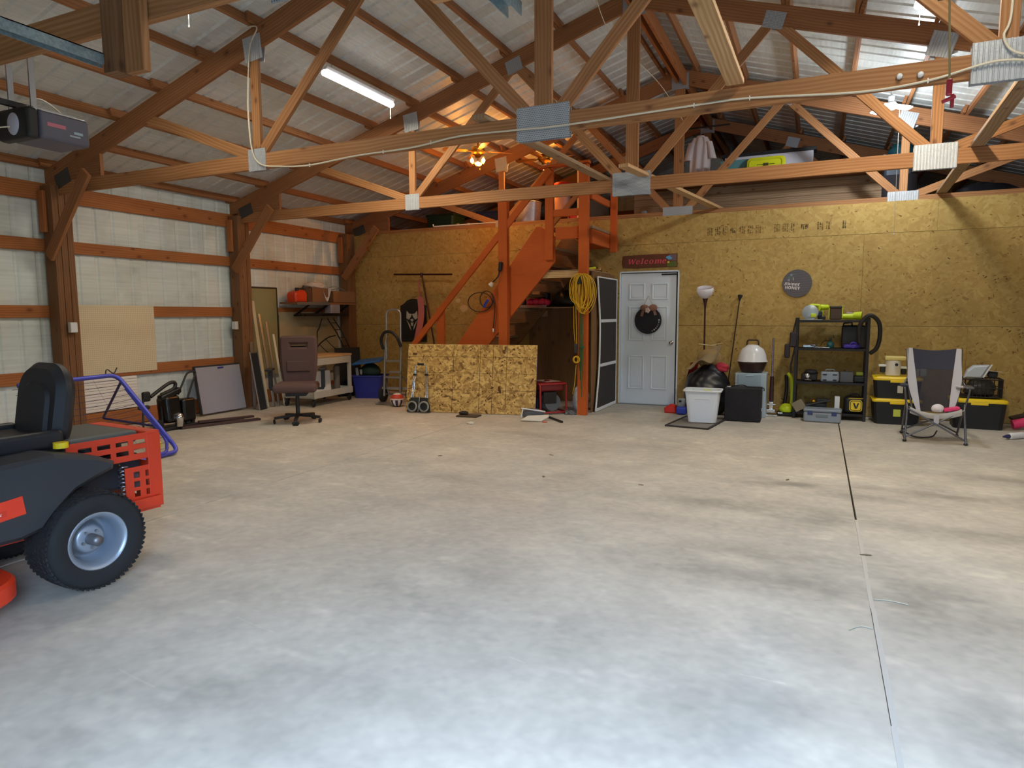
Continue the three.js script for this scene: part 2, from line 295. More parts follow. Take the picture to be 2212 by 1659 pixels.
// ribbed sheet metal: width w (local x), length L (local y), ribs stand out by h on local -z
const ribCache = {};
function ribSheet(w, L, h = 0.019) {
  const pts = [], n = Math.round(w / 0.2286) || 1, s = w / n;
  for (let i = 0; i < n; i++) { const a = i * s; pts.push([a, 0], [a + s * 0.38, 0], [a + s * 0.46, -h], [a + s * 0.55, -h], [a + s * 0.63, 0]); }
  pts.push([w, 0]); const back = pts.map(([x, y]) => [x, y - 0.002]).reverse();
  const g = new THREE.ExtrudeGeometry(outline([...pts, ...back]), { depth: L, bevelEnabled: false }); g.rotateX(-PI / 2); // extrude axis -> +y, shape y -> -z ... flipped below
  g.scale(1, 1, -1); const f = flat(g); const p = f.attributes.position, a = p.array;                       // undo the mirror by swapping the winding
  for (let i = 0; i < p.count; i += 3) for (let k = 0; k < 3; k++) { const t = a[3 * (i + 1) + k]; a[3 * (i + 1) + k] = a[3 * (i + 2) + k]; a[3 * (i + 2) + k] = t; }
  f.computeVertexNormals(); return metreUV(f, 0, 0, 1);
}
// left wall: sheets, girts, plate
const wallLeft = structGroup('wall_left');
{
  const sh = ribSheet(0.914, 3.22, 0.011); sh.rotateY(PI / 2);                 // local x -> -z, ribs (-z) -> -x
  for (let k = 0; k < 18; k++) { const o = obj('sheet_metal_panel', sh, M.siding, wallLeft); o.position.set(-0.024, -0.1, 10.55 - k * 0.914); }
  for (const [y, h] of [[0.11, 0.2], [0.7066, 0.14], [1.4528, 0.14], [2.201, 0.14], [2.80, 0.19]])
    for (let b = 0; b < 3; b++) obj('girt', span(-0.02, 0.018, y - h / 2, y + h / 2, -5.3 + b * 5.3, -5.3 + (b + 1) * 5.3 - 0.004, 0.004), M.girt, wallLeft);
}
obj('eave_closure', [span(-0.42, -0.03, 3.0, 3.012, -5.4, 10.55)], M.siding, wallLeft);
// gable wall at the far end behind the loft, right wall and front wall
const wallBack = structGroup('wall_back');
{
  for (let k = 0; k < 13; k++) {
    const f = ribSheet(0.9354, 5.2), p = f.attributes.position, x0 = k * 0.9354;
    for (let i = 0; i < p.count; i++) if (p.getY(i) > 2) p.setY(i, roofY(x0 + p.getX(i)) + 0.01);
    const o = obj('sheet_metal_panel', f, M.siding, wallBack); o.position.set(x0, 0, -5.31);
  }
  for (const y of [0.7, 1.45, 2.2, 2.95, 3.7, 4.3]) { const e = Math.max(0.05, (y - 3.0) / SLOPE); obj('girt', span(e, BX - e, y - 0.07, y + 0.07, -5.30, -5.262, 0.004), M.darkB, wallBack); }
}
const wallRight = structGroup('wall_right');
{
  const sh = ribSheet(0.914, 3.22, 0.011); sh.rotateY(-PI / 2);
  for (let k = 0; k < 18; k++) { const o = obj('sheet_metal_panel', sh, M.siding, wallRight); o.position.set(BX + 0.024, -0.1, -5.9 + k * 0.914); }
  for (const [y, h] of [[0.11, 0.2], [0.7066, 0.14], [1.4528, 0.14], [2.201, 0.14], [2.80, 0.19]]) obj('girt', span(BX - 0.018, BX + 0.02, y - h / 2, y + h / 2, -5.3, 10.5, 0.004), M.girt, wallRight);
}
obj('eave_closure', [span(BX + 0.03, BX + 0.42, 3.0, 3.012, -5.4, 10.55)], M.siding, wallRight);
const DOOR = [6.95, 9.5, 2.36];                                              // the open overhead door the camera stands in
{
  const w = structGroup('wall_front'), z0 = 10.5, z1 = 10.56, gab = (x0, x1, y0) => { const s = [[x0, y0], [x1, y0], [x1, roofY(x1)]]; if (x0 < XK && x1 > XK) s.push([XK, roofY(XK)]); s.push([x0, roofY(x0)]); return move(extrude(s, z1 - z0, 0), 0, 0, (z0 + z1) / 2); };
  obj('panel', gab(0, DOOR[0], 0), M.siding, w); obj('panel', gab(DOOR[0], DOOR[1], DOOR[2]), M.siding, w); obj('panel', gab(DOOR[1], BX, 0), M.siding, w);
  for (const x of [DOOR[0] - 0.04, DOOR[1] + 0.04]) obj('door_jamb', span(x - 0.04, x + 0.04, 0, DOOR[2] + 0.1, 10.42, 10.5, 0.004), M.post, w);
  obj('door_header', span(DOOR[0] - 0.08, DOOR[1] + 0.08, DOOR[2], DOOR[2] + 0.24, 10.42, 10.5, 0.004), M.post, w);
}
// roof: sheets and purlins
const ceiling = structGroup('ceiling');
{
  const L = (XK + 0.4) / Math.cos(ANG), sh = ribSheet(0.9, L);
  for (let k = 0; k < 18; k++) for (const side of [-1, 1]) {
    const o = obj('roof_panel', sh, M.roof, ceiling);
    const up = V(Math.cos(ANG) * -side, Math.sin(ANG), 0), across = V(0, 0, side), out = across.clone().cross(up);            // out points down or up: ribs on -z must stand out on top
    o.matrixAutoUpdate = true; const m = new THREE.Matrix4().makeBasis(across, up, out); o.quaternion.setFromRotationMatrix(m);
    const ex = side < 0 ? -0.4 : BX + 0.4; o.position.set(ex, 3.15 - SLOPE * 0.4, side > 0 ? -5.5 + k * 0.9 : -5.5 + (k + 1) * 0.9);
  }
  const cap = box(0.5, 0.012, 16.2, 0, 0, 0); obj('ridge_cap', [move(cap.clone(), XK - 0.2, roofY(XK - 0.2) + 0.04, 2.6, 0, 0, ANG), move(cap.clone(), XK + 0.2, roofY(XK - 0.2) + 0.04, 2.6, 0, 0, -ANG)], M.galv, ceiling);
  const PX = [0.02, 0.62, 1.27, 1.92, 2.57, 3.22, 3.88, 4.54, 5.2, 5.86];
  for (const side of [0, 1]) PX.forEach((px, r) => {
    for (let b = 0; b < 6; b++) {
      const off = (b % 2 ? 0.021 : -0.021), x = side ? BX - px - off : px + off, z0 = Math.max(-5.25, TZ[b] - 0.11), z1 = Math.min(10.5, TZ[b + 1] + 0.11);
      const g = metreUV(new RoundedBoxGeometry(0.038, 0.092, z1 - z0, 1, 0.003)), o = obj('purlin', g, M.purlin, ceiling);
      o.position.set(x, chordY(x) + 0.105 + 0.047, (z0 + z1) / 2); o.rotation.z = side ? -ANG : ANG;
    }
  });
}
// timber posts along the left wall, with blocking and knee braces
const postNames = { '-2.64': 'out of sight', '0': 'in the corner by the strand board wall', '2.62': 'beside the leaning aluminium strips and grey tabletop', '5.24': 'between two sheets of pale pegboard' };
for (const k of [2, 3, 4, 5]) {
  const z = TZ[k] + (k === 2 ? 0.16 : 0);
  const t = thing('timber_post', ['', '', 'dark timber post in the corner beside the strand board wall', 'dark timber post between the grey tabletop and the leaning aluminium strips', 'dark timber post behind the blue tube frame and white slatted panel', 'dark timber post on the wall beyond the mower seat'][k], 'post', [0.02, 0, z]);
  for (const dz of [-0.073, 0, 0.073]) obj('ply', span(0, 0.185 + rnd(0.008), 0, 2.86, dz - 0.035, dz + 0.035, 0.005), M.post, t);
  obj('block', span(0.003, 0.1, 2.34, 2.80, 0.112, 0.15, 0.004), M.girt, t);
  const kb = 0.13; obj('knee_brace', beam([0.12, 2.06, kb], [0.86, 2.93, kb], 0.14, 0.04), M.dark, t);
}
// trusses
const perfTex = dataTex(64, 64, (u, v, x, y) => { const a = ((x + (Math.floor(y / 8) % 2) * 4) % 8) - 4, b = (y % 8) - 4; return a * a + b * b < 5 ? [0.45, 0.47, 0.5] : grey(0.95); }, 1 / 0.11, 1 / 0.11);
const perfMat = new THREE.MeshStandardMaterial({ map: perfTex, color: lin(0.55, 0.59, 0.63), roughness: 0.5, metalness: 0.4 });
const ribPlateCache = {};
function ribPlate(w, h) {                                                     // corrugated nail plate
  const key = w + '_' + h; if (ribPlateCache[key]) return ribPlateCache[key];
  const pts = [], n = Math.round(w / 0.026); for (let i = 0; i <= n; i++) { const x = -w / 2 + i * w / n; pts.push([x - 0.006, 0.002], [x - 0.002, 0.009], [x + 0.002, 0.009], [x + 0.006, 0.002]); }
  const s = outline([...pts, ...pts.slice().reverse().map(([x, y]) => [x, 0])]); const g = new THREE.ExtrudeGeometry(s, { depth: h, bevelEnabled: false }); g.rotateX(-PI / 2); g.scale(1, 1, -1); g.translate(0, -h / 2, 0);
  const f = flat(g), p = f.attributes.position.array; for (let i = 0; i < p.length; i += 9) for (let k = 0; k < 3; k++) { const t = p[i + 3 + k]; p[i + 3 + k] = p[i + 6 + k]; p[i + 6 + k] = t; }
  f.computeVertexNormals(); return ribPlateCache[key] = f;
}
function truss(z, label) {
  const t = thing('roof_truss', label, 'truss', [0, 0, z], 0, undefined), pick = () => M.truss[Math.floor(rnd(3))];
  const T = 0.042, d = 0.2;
  const sidePoint = (x) => [x, chordY(x), 0];
  for (const m of [0, 1]) {
    const X = (x) => (m ? BX - x : x);
    const a = m ? [BX + 0.35, 2.95 - SLOPE * 0.35, 0] : [-0.35, 2.95 - SLOPE * 0.35, 0];
    obj('top_chord', beam(a, [XK - (m ? -0.005 : 0.005), chordY(XK), 0], d, T), M.dark, t);
    // webs: foot on the bottom chord, head on the top chord
    for (const [xb, xt, w] of [[3.2, 1.72, 0.095], [3.2, 3.2, 0.095], [3.2, 4.62, 0.095], [6.0, 4.68, 0.1]]) {
      const p = [X(xb), CH + (xb === xt ? 0.05 : 0.03), 0], q = [X(xt), chordY(xt) - 0.07, 0];
      obj('web', beam(p, q, w, T - 0.004, xb === xt ? [1, 0, 0] : [0, 1, 0]), pick(), t);
    }
    obj('heel_wedge', extrude([[X(0.05), CH - 0.07], [X(0.95), CH + 0.06], [X(0.95), CH + 0.34], [X(0.05), CH + 0.06]].sort((p, q) => 0), T - 0.002, 0), M.darkB, t);
    for (const s of [-1, 1]) {
      const low = m ? [0.34, 0.23] : [0.2, 0.2];
      const o = obj('nail_plate', ribPlate(...low), M.galv, t); o.position.set(X(3.2), CH + 0.015, s * (T / 2 + 0.0005)); if (s < 0) o.rotation.y = PI;
      const u = obj('nail_plate', ribPlate(0.2, 0.22), M.galv, t); u.position.set(X(3.2), chordY(3.2) - 0.08, s * (T / 2 + 0.0005)); u.rotation.z = m ? -0.3 : 0.12; if (s < 0) u.rotation.y = PI;
      const v = obj('nail_plate', box(0.2, 0.16, 0.003), perfMat, t); v.position.set(X(4.65), chordY(4.65) - 0.05, s * (T / 2 + 0.002)); v.rotation.z = m ? -ANG : ANG;
      const h = obj('nail_plate', box(0.26, 0.16, 0.003), mat(0x4c4a48, 0.6, 0.3), t); h.position.set(X(0.3), 2.93, s * (T / 2 + 0.002)); h.rotation.z = m ? -ANG : ANG;
    }
  }
  const cuts = [0.05, XK, BX - 0.05]; for (let i = 0; i < 2; i++) obj('bottom_chord', span(cuts[i], cuts[i + 1], CH - 0.07, CH + 0.07, -T / 2, T / 2, 0.004), M.truss[i], t);
  obj('king_post', span(XK - 0.07, XK + 0.07, CH + 0.06, chordY(XK) - 0.05, -T / 2 + 0.001, T / 2 - 0.001, 0.004), M.truss[1], t);
  for (const s of [-1, 1]) {
    const c = obj('nail_plate', box(0.43, 0.25, 0.003), perfMat, t); c.position.set(XK, CH + 0.01, s * (T / 2 + 0.002));
    const p = obj('nail_plate', box(0.24, 0.22, 0.003), perfMat, t); p.position.set(XK, chordY(XK) - 0.06, s * (T / 2 + 0.002));
  }
  return t;
}
truss(TZ[1], 'timber roof truss deep in the loft behind the yellow lid');
truss(TZ[2], 'timber roof truss standing on top of the strand board wall');
truss(TZ[3], 'timber roof truss crossing in front of the orange stair landing');
truss(TZ[4], 'timber roof truss with a pale cable stapled along its bottom chord');
truss(TZ[5], 'timber roof truss that carries the galvanised overhead door tracks');

// strand board partition with its sheets, door opening cut out
const partition = structGroup('wall_partition');
const DW = [5.225, 6.135, 2.045];
{
  const rows = [[0.012, 1.222, 0], [1.225, 2.438, -1.22], [2.441, 2.842, -0.4]], g = 0.0008;
  for (const [y0, y1, s] of rows) for (let x = s; x < BX; x += 2.44) {
    let a = Math.max(0.03, x) + g, b = Math.min(BX, x + 2.44) - g; if (b - a < 0.05) continue;
    const pieces = []; 
    if (y0 >= DW[2] || b <= DW[0] || a >= DW[1]) pieces.push([a, b, y0, y1]);
    else { if (a < DW[0]) pieces.push([a, DW[0], y0, y1]); if (b > DW[1]) pieces.push([DW[1], b, y0, y1]); if (y1 > DW[2]) pieces.push([Math.max(a, DW[0]), Math.min(b, DW[1]), DW[2], y1]); }
    for (const [p, q, r, t] of pieces) { const m = rnd() < 0.5 ? M.osb : M.osbB; obj('strand_board_sheet', span(p, q, r, t, -0.012, -0.0005 + rnd(0.0015), 0.001), m, partition); }
  }
  for (let x = 0.3; x < BX; x += 0.61) if (x < DW[0] - 0.05 || x > DW[1] + 0.05) obj('stud', span(x, x + 0.038, 0, 2.75, -0.10, -0.0125), M.pale, partition);
  obj('bottom_plate', [span(0, DW[0], 0, 0.038, -0.1, -0.013), span(DW[1], BX, 0, 0.038, -0.1, -0.013)], M.pale, partition);
}
struct('loft_floor', span(0.05, BX, 2.62, 2.70, -5.2, -0.1), M.ply);
{ // storage platform hung higher up in the loft
  const t = thing('loft_platform', 'grey brown plank platform up in the loft above the strand board wall', 'platform');
  for (let k = 0; k < 7; k++) obj('plank', span(5.3, 8.75, 3.27, 3.302, -2.62 + k * 0.29, -2.62 + k * 0.29 + 0.285, 0.003), k % 3 ? M.grey : M.ply, t);
  for (const x of [5.7, 7.1, 8.5]) obj('joist', span(x, x + 0.04, 3.13, 3.27, -2.62, -0.63, 0.003), M.darkB, t);
  for (let k = 0; k < 3; k++) obj('face_board', span(5.3, 8.75, 2.965 + k * 0.112, 2.965 + k * 0.112 + 0.109, -0.56, -0.53 + rnd(0.004), 0.003), M.grey, t);
  for (const x of [5.5, 7.0, 8.6]) obj('hanger_post', span(x, x + 0.05, 2.70, 3.27, -0.62, -0.562, 0.003), M.darkB, t);
  obj('edge_board', span(5.3, 8.75, 3.302, 3.335, -0.58, -0.1, 0.003), M.darkB, t);
}
// lateral braces laid on the bottom chords
for (const [a, b, m, label] of [[[5.58, 2.925, 5.36], [5.78, 2.925, 2.3], M.grey, 'weathered grey plank from the stapled cable truss to the next truss'], [[6.14, 2.925, 3.2], [6.66, 2.925, -0.3], M.pale, 'pale lumber brace running back from a truss plate to the strand board wall'], [[7.47, 2.925, 5.3], [7.43, 2.925, 7.9], M.pale, 'long pale lumber plank slanting up to the nearest roof truss'], [[9.18, 2.925, 5.4], [9.4, 2.925, -0.35], M.grey, 'weathered plank laid across the chords beside the corrugated nail plates']]) {
  const o = one('brace_plank', label, 'plank', beam(a, b, 0.038, 0.11, [0, 1, 0]), m);
}
// ridge board stack seen at the apex and a thin wire
one('ridge_board', 'orange brown ridge boards running along the roof peak', 'board', [span(XK - 0.06, XK - 0.02, 4.72, 4.9, -5.2, 10.4, 0.004), span(XK + 0.05, XK + 0.09, 4.68, 4.86, -5.2, 10.4, 0.004)], M.girt);

// ---------------------------------------------------------------- lamps
const glow = (r, g, b, k) => new THREE.MeshStandardMaterial({ color: 0xffffff, emissive: lin(r, g, b), emissiveIntensity: k, roughness: 0.5 });
function tubeLamp(x, z0, z1, y, tilt, label, power) {
  const t = thing('tube_light', label, 'light', [x, y, (z0 + z1) / 2], 0, 'LED shop lights under the purlins'), L = z1 - z0;
  const housing = extrude([[-0.055, 0.03], [0.055, 0.03], [0.055, 0.02], [0.035, 0.002], [-0.035, 0.002], [-0.055, 0.02]], L, 0.001); obj('housing', move(housing, 0, 0.012, 0, 0, 0, tilt), M.white, t);
  const lens = lathe([[0, -L / 2], [0.04, -L / 2], [0.044, -L / 2 + 0.01], [0.044, L / 2 - 0.01], [0.04, L / 2], [0, L / 2]], 20); lens.rotateX(PI / 2); lens.scale(1, 0.75, 1); obj('lens_tube', move(lens, 0, -0.01, 0), glow(1, 0.93, 0.93, 3), t);
  obj('pull_chain', [rod([0, -0.04, -L / 2 + 0.03], [0, -0.16, -L / 2 + 0.03], 0.002, 0.002, 5), ball(0.006, 0, -0.165, -L / 2 + 0.03, 1, 1.6, 1, 8)], M.white, t);
  for (const s of [-1, 1]) obj('hanger', rod([0, 0.03, s * L * 0.4], [0, 0.12, s * L * 0.4], 0.003, 0.003, 5), M.dullSteel, t);
  const l = new THREE.RectAreaLight(new THREE.Color().setRGB(...LED_WHITE), power, 0.09, L); l.position.set(x, y - 0.05, (z0 + z1) / 2); l.rotation.x = -PI / 2; scene.add(l);
}
tubeLamp(3.3, 3.2, 4.4, 3.90, ANG, 'lit LED tube light with pull chain hanging above the grey tabletop and office chair', LED_TUBE_LEFT);
tubeLamp(8.68, 3.5, 4.7, 3.90, -ANG, 'lit LED tube light whose end shows above the corrugated nail plates', LED_TUBE_RIGHT);
tubeLamp(3.3, 6.0, 7.2, 3.90, ANG, 'lit LED tube light under the roof above the mower and door opener', LED_TUBE_FRONT);
tubeLamp(8.68, 6.0, 7.2, 3.90, -ANG, 'lit LED tube light under the roof above the red release handle', LED_TUBE_FRONT);
{
  const t = thing('led_garage_light', 'bright white multi panel LED light with long pull string', 'light', [8.7, 3.78, 0.95]);
  obj('socket', [rod([0, 0.05, 0], [0, 0.12, 0], 0.03, 0.035, 16), rod([0, 0.12, 0], [0, 0.415, 0], 0.012, 0.012, 10)], M.white, t);
  const gm = glow(0.82, 0.92, 1, 9);
  for (let k = 0; k < 3; k++) { const a = k * 2.094 + 0.4; obj('light_panel', move(box(0.19, 0.02, 0.12, 0.13, 0, 0, 0.008), 0, 0.02, 0, 0, a, -0.15), gm, t); }
  obj('hub', lathe([[0, -0.03], [0.04, -0.025], [0.045, 0.05], [0, 0.06]], 18), M.white, t);
  obj('pull_string', [rod([0.09, 0, 0], [0.1, -1.45, 0.0], 0.0025, 0.0025, 5), ball(0.007, 0.1, -1.46, 0, 1, 2, 1, 8)], mat(0xd8d2c4, 0.7), t);
  const l = new THREE.PointLight(new THREE.Color().setRGB(0.85, 0.93, 1.0), LED_CLUSTER); l.position.set(8.7, 3.69, 0.95); l.shadow.radius = 5; l.castShadow = true; scene.add(l);
}
function ceilingFan(pos, turn, label, bulbs, power, drop, spread) {
  const t = thing('ceiling_fan', label, 'ceiling fan', pos, turn);
  obj('downrod', rod([0, 0.08, 0], [0, drop, 0], 0.012, 0.012, 10), M.brass, t);
  obj('motor_housing', lathe([[0, 0.1], [0.05, 0.1], [0.1, 0.07], [0.11, 0.03], [0.09, -0.01], [0.05, -0.03], [0.04, -0.06], [0, -0.06]], 28), M.brass, t);
  for (let k = 0; k < 4; k++) {
    const a = k * PI / 2 + 0.35, s = new THREE.Shape(); s.moveTo(0.16, -0.04); s.lineTo(0.5, -0.065); s.quadraticCurveTo(0.56, 0, 0.5, 0.065); s.lineTo(0.16, 0.04); s.closePath();
    const g = extrude(s, 0.008, 0.002); g.rotateX(-PI / 2 + 0.16); g.translate(0, 0.03, 0); const bl = obj('blade', move(g, 0, 0, 0, 0, a, 0), woodMat(0.62, 0.36, 0.14, 0.4), t);
    obj('blade_arm', move(box(0.1, 0.008, 0.03, 0.13, 0.025, 0, 0.002), 0, 0, 0, 0, a, 0), M.brass, bl);
  }
  for (let k = 0; k < bulbs; k++) {
    const a = k * 2 * PI / bulbs + 0.5, x = spread * Math.cos(a), z = spread * Math.sin(a);
    const sh = lathe([[0.018, 0.02], [0.03, 0.0], [0.045, -0.05], [0.058, -0.075], [0.055, -0.078], [0.042, -0.05], [0.026, 0.0], [0.014, 0.018]], 20); const arm = obj('lamp_shade', move(sh, x, -0.07, z, 0.5 * Math.sin(a), 0, 0.5 * -Math.cos(a)), mat(0xe8d8b0, 0.4), t);
    obj('light_bulb', ball(0.03, x * 1.15, -0.115, z * 1.15, 1, 1.2, 1, 14), glow(1, 0.62, 0.2, 26), t);
    const l = new THREE.PointLight(new THREE.Color().setRGB(...BULB_WARM), power); l.position.set(pos[0] + x * 1.15 * Math.cos(turn) + z * 1.15 * Math.sin(turn), pos[1] - 0.115, pos[2] - x * 1.15 * Math.sin(turn) + z * 1.15 * Math.cos(turn)); l.shadow.radius = 1.5; l.castShadow = true; scene.add(l);
  }
  for (const s of [-1, 1]) obj('pull_chain', [rod([0.03 * s, -0.06, 0.02], [0.03 * s, -0.2 - 0.03 * s, 0.02], 0.002, 0.002, 5), ball(0.01, 0.03 * s, -0.21 - 0.03 * s, 0.02, 1, 1.6, 1, 8)], M.brass, t);
  return t;
}
ceilingFan([3.36, 3.77, 1.1], 0.35, 'ceiling fan with glowing warm bulbs between the trusses', 3, FAN_BULB, 0.36, 0.08);
ceilingFan([3.72, 3.98, -0.62], 1.2, 'ceiling fan with a lit bulb above the stair head', 1, LOFT_BULB, 0.25, 0.02);

// ---------------------------------------------------------------- mower
{
  const t = thing('riding_mower', 'red and black zero turn riding mower with chunky rear tyres', 'mower', [4.17, 0, 7.92], -0.08);
  const red = mat(0xd23a1d, 0.38), dark = mat(0x2a2b2e, 0.55), seatM = mat(0x1b1b1e, 0.5);
  const R = 0.255, W = 0.24, prof = [[0.145, -0.09], [0.15, -0.105], [0.19, -0.118], [0.225, -0.112], [0.243, -0.095], [0.249, -0.05], [0.25, 0], [0.249, 0.05], [0.243, 0.095], [0.225, 0.112], [0.19, 0.118], [0.15, 0.105], [0.145, 0.09]];
  const tyreGeo = [lathe(prof, 56)];
  for (let k = 0; k < 58; k++) for (let r = -3; r <= 3; r++) {
    const a = (k + (r & 1 ? 0.5 : 0)) / 58 * 2 * PI, edge = Math.abs(r) === 3, rr = edge ? 0.2405 : Math.abs(r) === 2 ? 0.2465 : 0.2495, g = box(0.008, edge ? 0.028 : 0.03, 0.02, 0, 0, 0, 0.002);
    g.rotateX(0.5 * Math.sign(r)); if (edge) g.rotateZ(-0.5 * Math.sign(r)); tyreGeo.push(move(g, rr * Math.cos(a), r * 0.031, -rr * Math.sin(a), 0, a, 0));
  }
  const tyre = join(tyreGeo);
  const rimG = lathe([[0.02, 0.03], [0.06, 0.035], [0.075, 0.02], [0.085, -0.02], [0.11, -0.03], [0.12, 0.03], [0.128, 0.08], [0.146, 0.095], [0.15, 0.105], [0.144, 0.108], [0.124, 0.095], [0.112, 0.05]], 48), hubG = lathe([[0, 0.1], [0.028, 0.1], [0.03, 0.02], [0.055, 0.02], [0.06, 0.0], [0, 0]], 20);
  for (const s of [1, -1]) {
    const w = obj('tyre', tyre.clone().rotateZ(-s * PI / 2).translate(s * 0.45, R, 0), M.rubber, t);
    obj('rim', rimG.clone().rotateZ(-s * PI / 2).translate(s * 0.45, R, 0), mat(0x9aa3ae, 0.38, 0.55), w);
    const nuts = [hubG.clone()]; for (let k = 0; k < 5; k++) nuts.push(rod([0.045 * Math.cos(k * 1.257), 0.02, 0.045 * Math.sin(k * 1.257)], [0.045 * Math.cos(k * 1.257), 0.05, 0.045 * Math.sin(k * 1.257)], 0.008, 0.008, 6));
    obj('hub', join(nuts).rotateZ(-s * PI / 2).translate(s * 0.45, R, 0), M.dullSteel, w);
    const sh = [[0.62, 0.69], [0.4, 0.715], [0.15, 0.73], [-0.06, 0.68], [-0.14, 0.64], [-0.13, 0.6], [-0.04, 0.57], [0.06, 0.53], [0.16, 0.44], [0.22, 0.37], [0.32, 0.345], [0.62, 0.345]];
    const f = obj('fender', move(extrude(sh, 0.34, 0.02), s * 0.34, 0, 0, 0, -PI / 2), dark, t);
    const bt = canvasTex(256, 128, (c) => { c.fillStyle = '#c9301c'; c.fillRect(0, 0, 256, 128); c.fillStyle = '#e9d9d2'; c.font = 'bold italic 60px sans-serif'; c.fillText('S', 170, 100); });
    const bg = new THREE.ShapeGeometry(outline([[-0.09, -0.05], [0.09, -0.02], [0.12, 0.06], [-0.09, 0.03]])); obj('badge', move(box(0.2, 0.09, 0.006, 0, 0, 0, 0.002), s * 0.512, 0.505, 0.4, 0, s * PI / 2, s * 0.12), mat(0xd8381e, 0.35), f);
    const bl = new THREE.PlaneGeometry(0.11, 0.03); obj('badge_lettering', move(bl, s * 0.5165, 0.495, 0.43, 0, s * PI / 2, 0), new THREE.MeshStandardMaterial({ map: bt, roughness: 0.4 }), f);
    obj('side_rail', span(s * 0.3 - 0.03, s * 0.3 + 0.03, 0.29, 0.35, -0.5, 1.2, 0.006), red, t);
    obj('lap_bar', pipe([[s * 0.3, 0.62, 0.3], [s * 0.33, 1.0, 0.42], [s * 0.1, 1.02, 0.46]], 0.015, 0.06), M.black, t);
    const cw = obj('caster_wheel', move(lathe([[0.03, -0.05], [0.1, -0.045], [0.14, -0.03], [0.145, 0], [0.14, 0.03], [0.1, 0.045], [0.03, 0.05]], 32), s * 0.42, 0.145, 1.22, 0, 0, PI / 2), M.rubber, t);
    obj('caster_fork', [span(s * 0.42 - 0.07, s * 0.42 - 0.06, 0.12, 0.33, 1.19, 1.25), span(s * 0.42 + 0.06, s * 0.42 + 0.07, 0.12, 0.33, 1.19, 1.25), span(s * 0.42 - 0.07, s * 0.42 + 0.07, 0.32, 0.335, 1.19, 1.25)], red, cw);
  }
  obj('seat_cushion', [box(0.5, 0.12, 0.46, 0, 0.72, 0.2, 0.05), box(0.06, 0.1, 0.44, 0.24, 0.76, 0.2, 0.03), box(0.06, 0.1, 0.44, -0.24, 0.76, 0.2, 0.03)], seatM, t);
  const back = extrude(roundRect(0.46, 0.5, 0.17), 0.1, 0.035, 10); obj('seat_back', [move(back, 0, 0.9, -0.06, -0.16), move(extrude(roundRect(0.3, 0.34, 0.1), 0.05, 0.02, 8), 0, 0.88, -0.015, -0.16)], seatM, t);
  obj('seat_base', span(-0.26, 0.26, 0.6, 0.66, -0.02, 0.5, 0.02), dark, t);
  obj('foot_platform', span(-0.27, 0.27, 0.3, 0.33, 0.5, 1.15, 0.006), dark, t);
  // engine and its guard at the rear
  const e = obj('engine', [box(0.42, 0.2, 0.36, 0, 0.5, -0.28, 0.03), lathe([[0, 0.14], [0.13, 0.13], [0.17, 0.08], [0.17, 0], [0, 0]], 28).translate(-0.02, 0.58, -0.28)], M.charcoal, t);
  obj('spring', [tube(Array.from({ length: 60 }, (_, k) => [0.235 + 0.022 * Math.cos(k * 0.9), 0.36 + k * 0.0032, -0.33 + 0.022 * Math.sin(k * 0.9)]), 0.005, 0.5, 240, 6)], M.steel, e);
  obj('muffler', [move(new THREE.CylinderGeometry(0.06, 0.06, 0.26, 20), 0.1, 0.44, -0.42, 0, 0, PI / 2)], M.dullSteel, e);
  obj('hood', [span(-0.26, 0.26, 0.675, 0.745, -0.42, -0.02, 0.025)], mat(0x57564f, 0.6), e);
  obj('fuel_cap', move(new THREE.CylinderGeometry(0.035, 0.035, 0.03, 18), 0.3, 0.735, 0.02), M.yellow, t);
  const slotted = (w, h, rows) => { const s = outline([[0, 0], [w, 0], [w, h], [0, h]]); for (const [x, y, a, b] of rows) { const q = new THREE.Path(); q.moveTo(x, y); q.lineTo(x, y + b); q.lineTo(x + a, y + b); q.lineTo(x + a, y); q.closePath(); s.holes.push(q); } return extrude(s, 0.006, 0.001); };
  const grid = (x0, y0, nx, ny, dx, dy, a, b) => Array.from({ length: nx * ny }, (_, k) => [x0 + (k % nx) * dx, y0 + Math.floor(k / nx) * dy, a, b]);
  const g = obj('engine_guard', [
    move(slotted(0.5, 0.15, grid(0.06, 0.035, 4, 2, 0.1, 0.055, 0.07, 0.025)), 0.3, 0.58, 0.0, 0, PI / 2),
    move(slotted(0.5, 0.15, grid(0.06, 0.035, 4, 2, 0.1, 0.055, 0.07, 0.025)), -0.3, 0.58, 0.0, 0, PI / 2),
    move(slotted(0.2, 0.27, grid(0.05, 0.04, 2, 4, 0.07, 0.055, 0.035, 0.035)), 0.3, 0.27, -0.3, 0, PI / 2),
    move(slotted(0.6, 0.27, grid(0.05, 0.05, 6, 2, 0.09, 0.11, 0.05, 0.06)), -0.3, 0.27, -0.5), span(-0.3, 0.3, 0.7, 0.735, -0.52, -0.44, 0.006), span(0.28, 0.305, 0.28, 0.72, -0.52, -0.44, 0.004), span(-0.305, -0.28, 0.28, 0.72, -0.52, -0.44, 0.004)], red, t);
  // cutting deck
  const d = roundRect(1.32, 0.86, 0.22); const dk = obj('cutting_deck', [move(extrude(d, 0.1, 0.015, 10), 0, 0.15, 0.78, PI / 2), move(extrude(roundRect(1.2, 0.74, 0.18), 0.04, 0.01, 10), 0, 0.215, 0.78, PI / 2)], red, t);
  obj('spindle_cover', [lathe([[0, 0.05], [0.1, 0.045], [0.14, 0], [0, 0]], 24).translate(0.35, 0.235, 0.75), lathe([[0, 0.05], [0.1, 0.045], [0.14, 0], [0, 0]], 24).translate(-0.35, 0.235, 0.75)], M.black, dk);
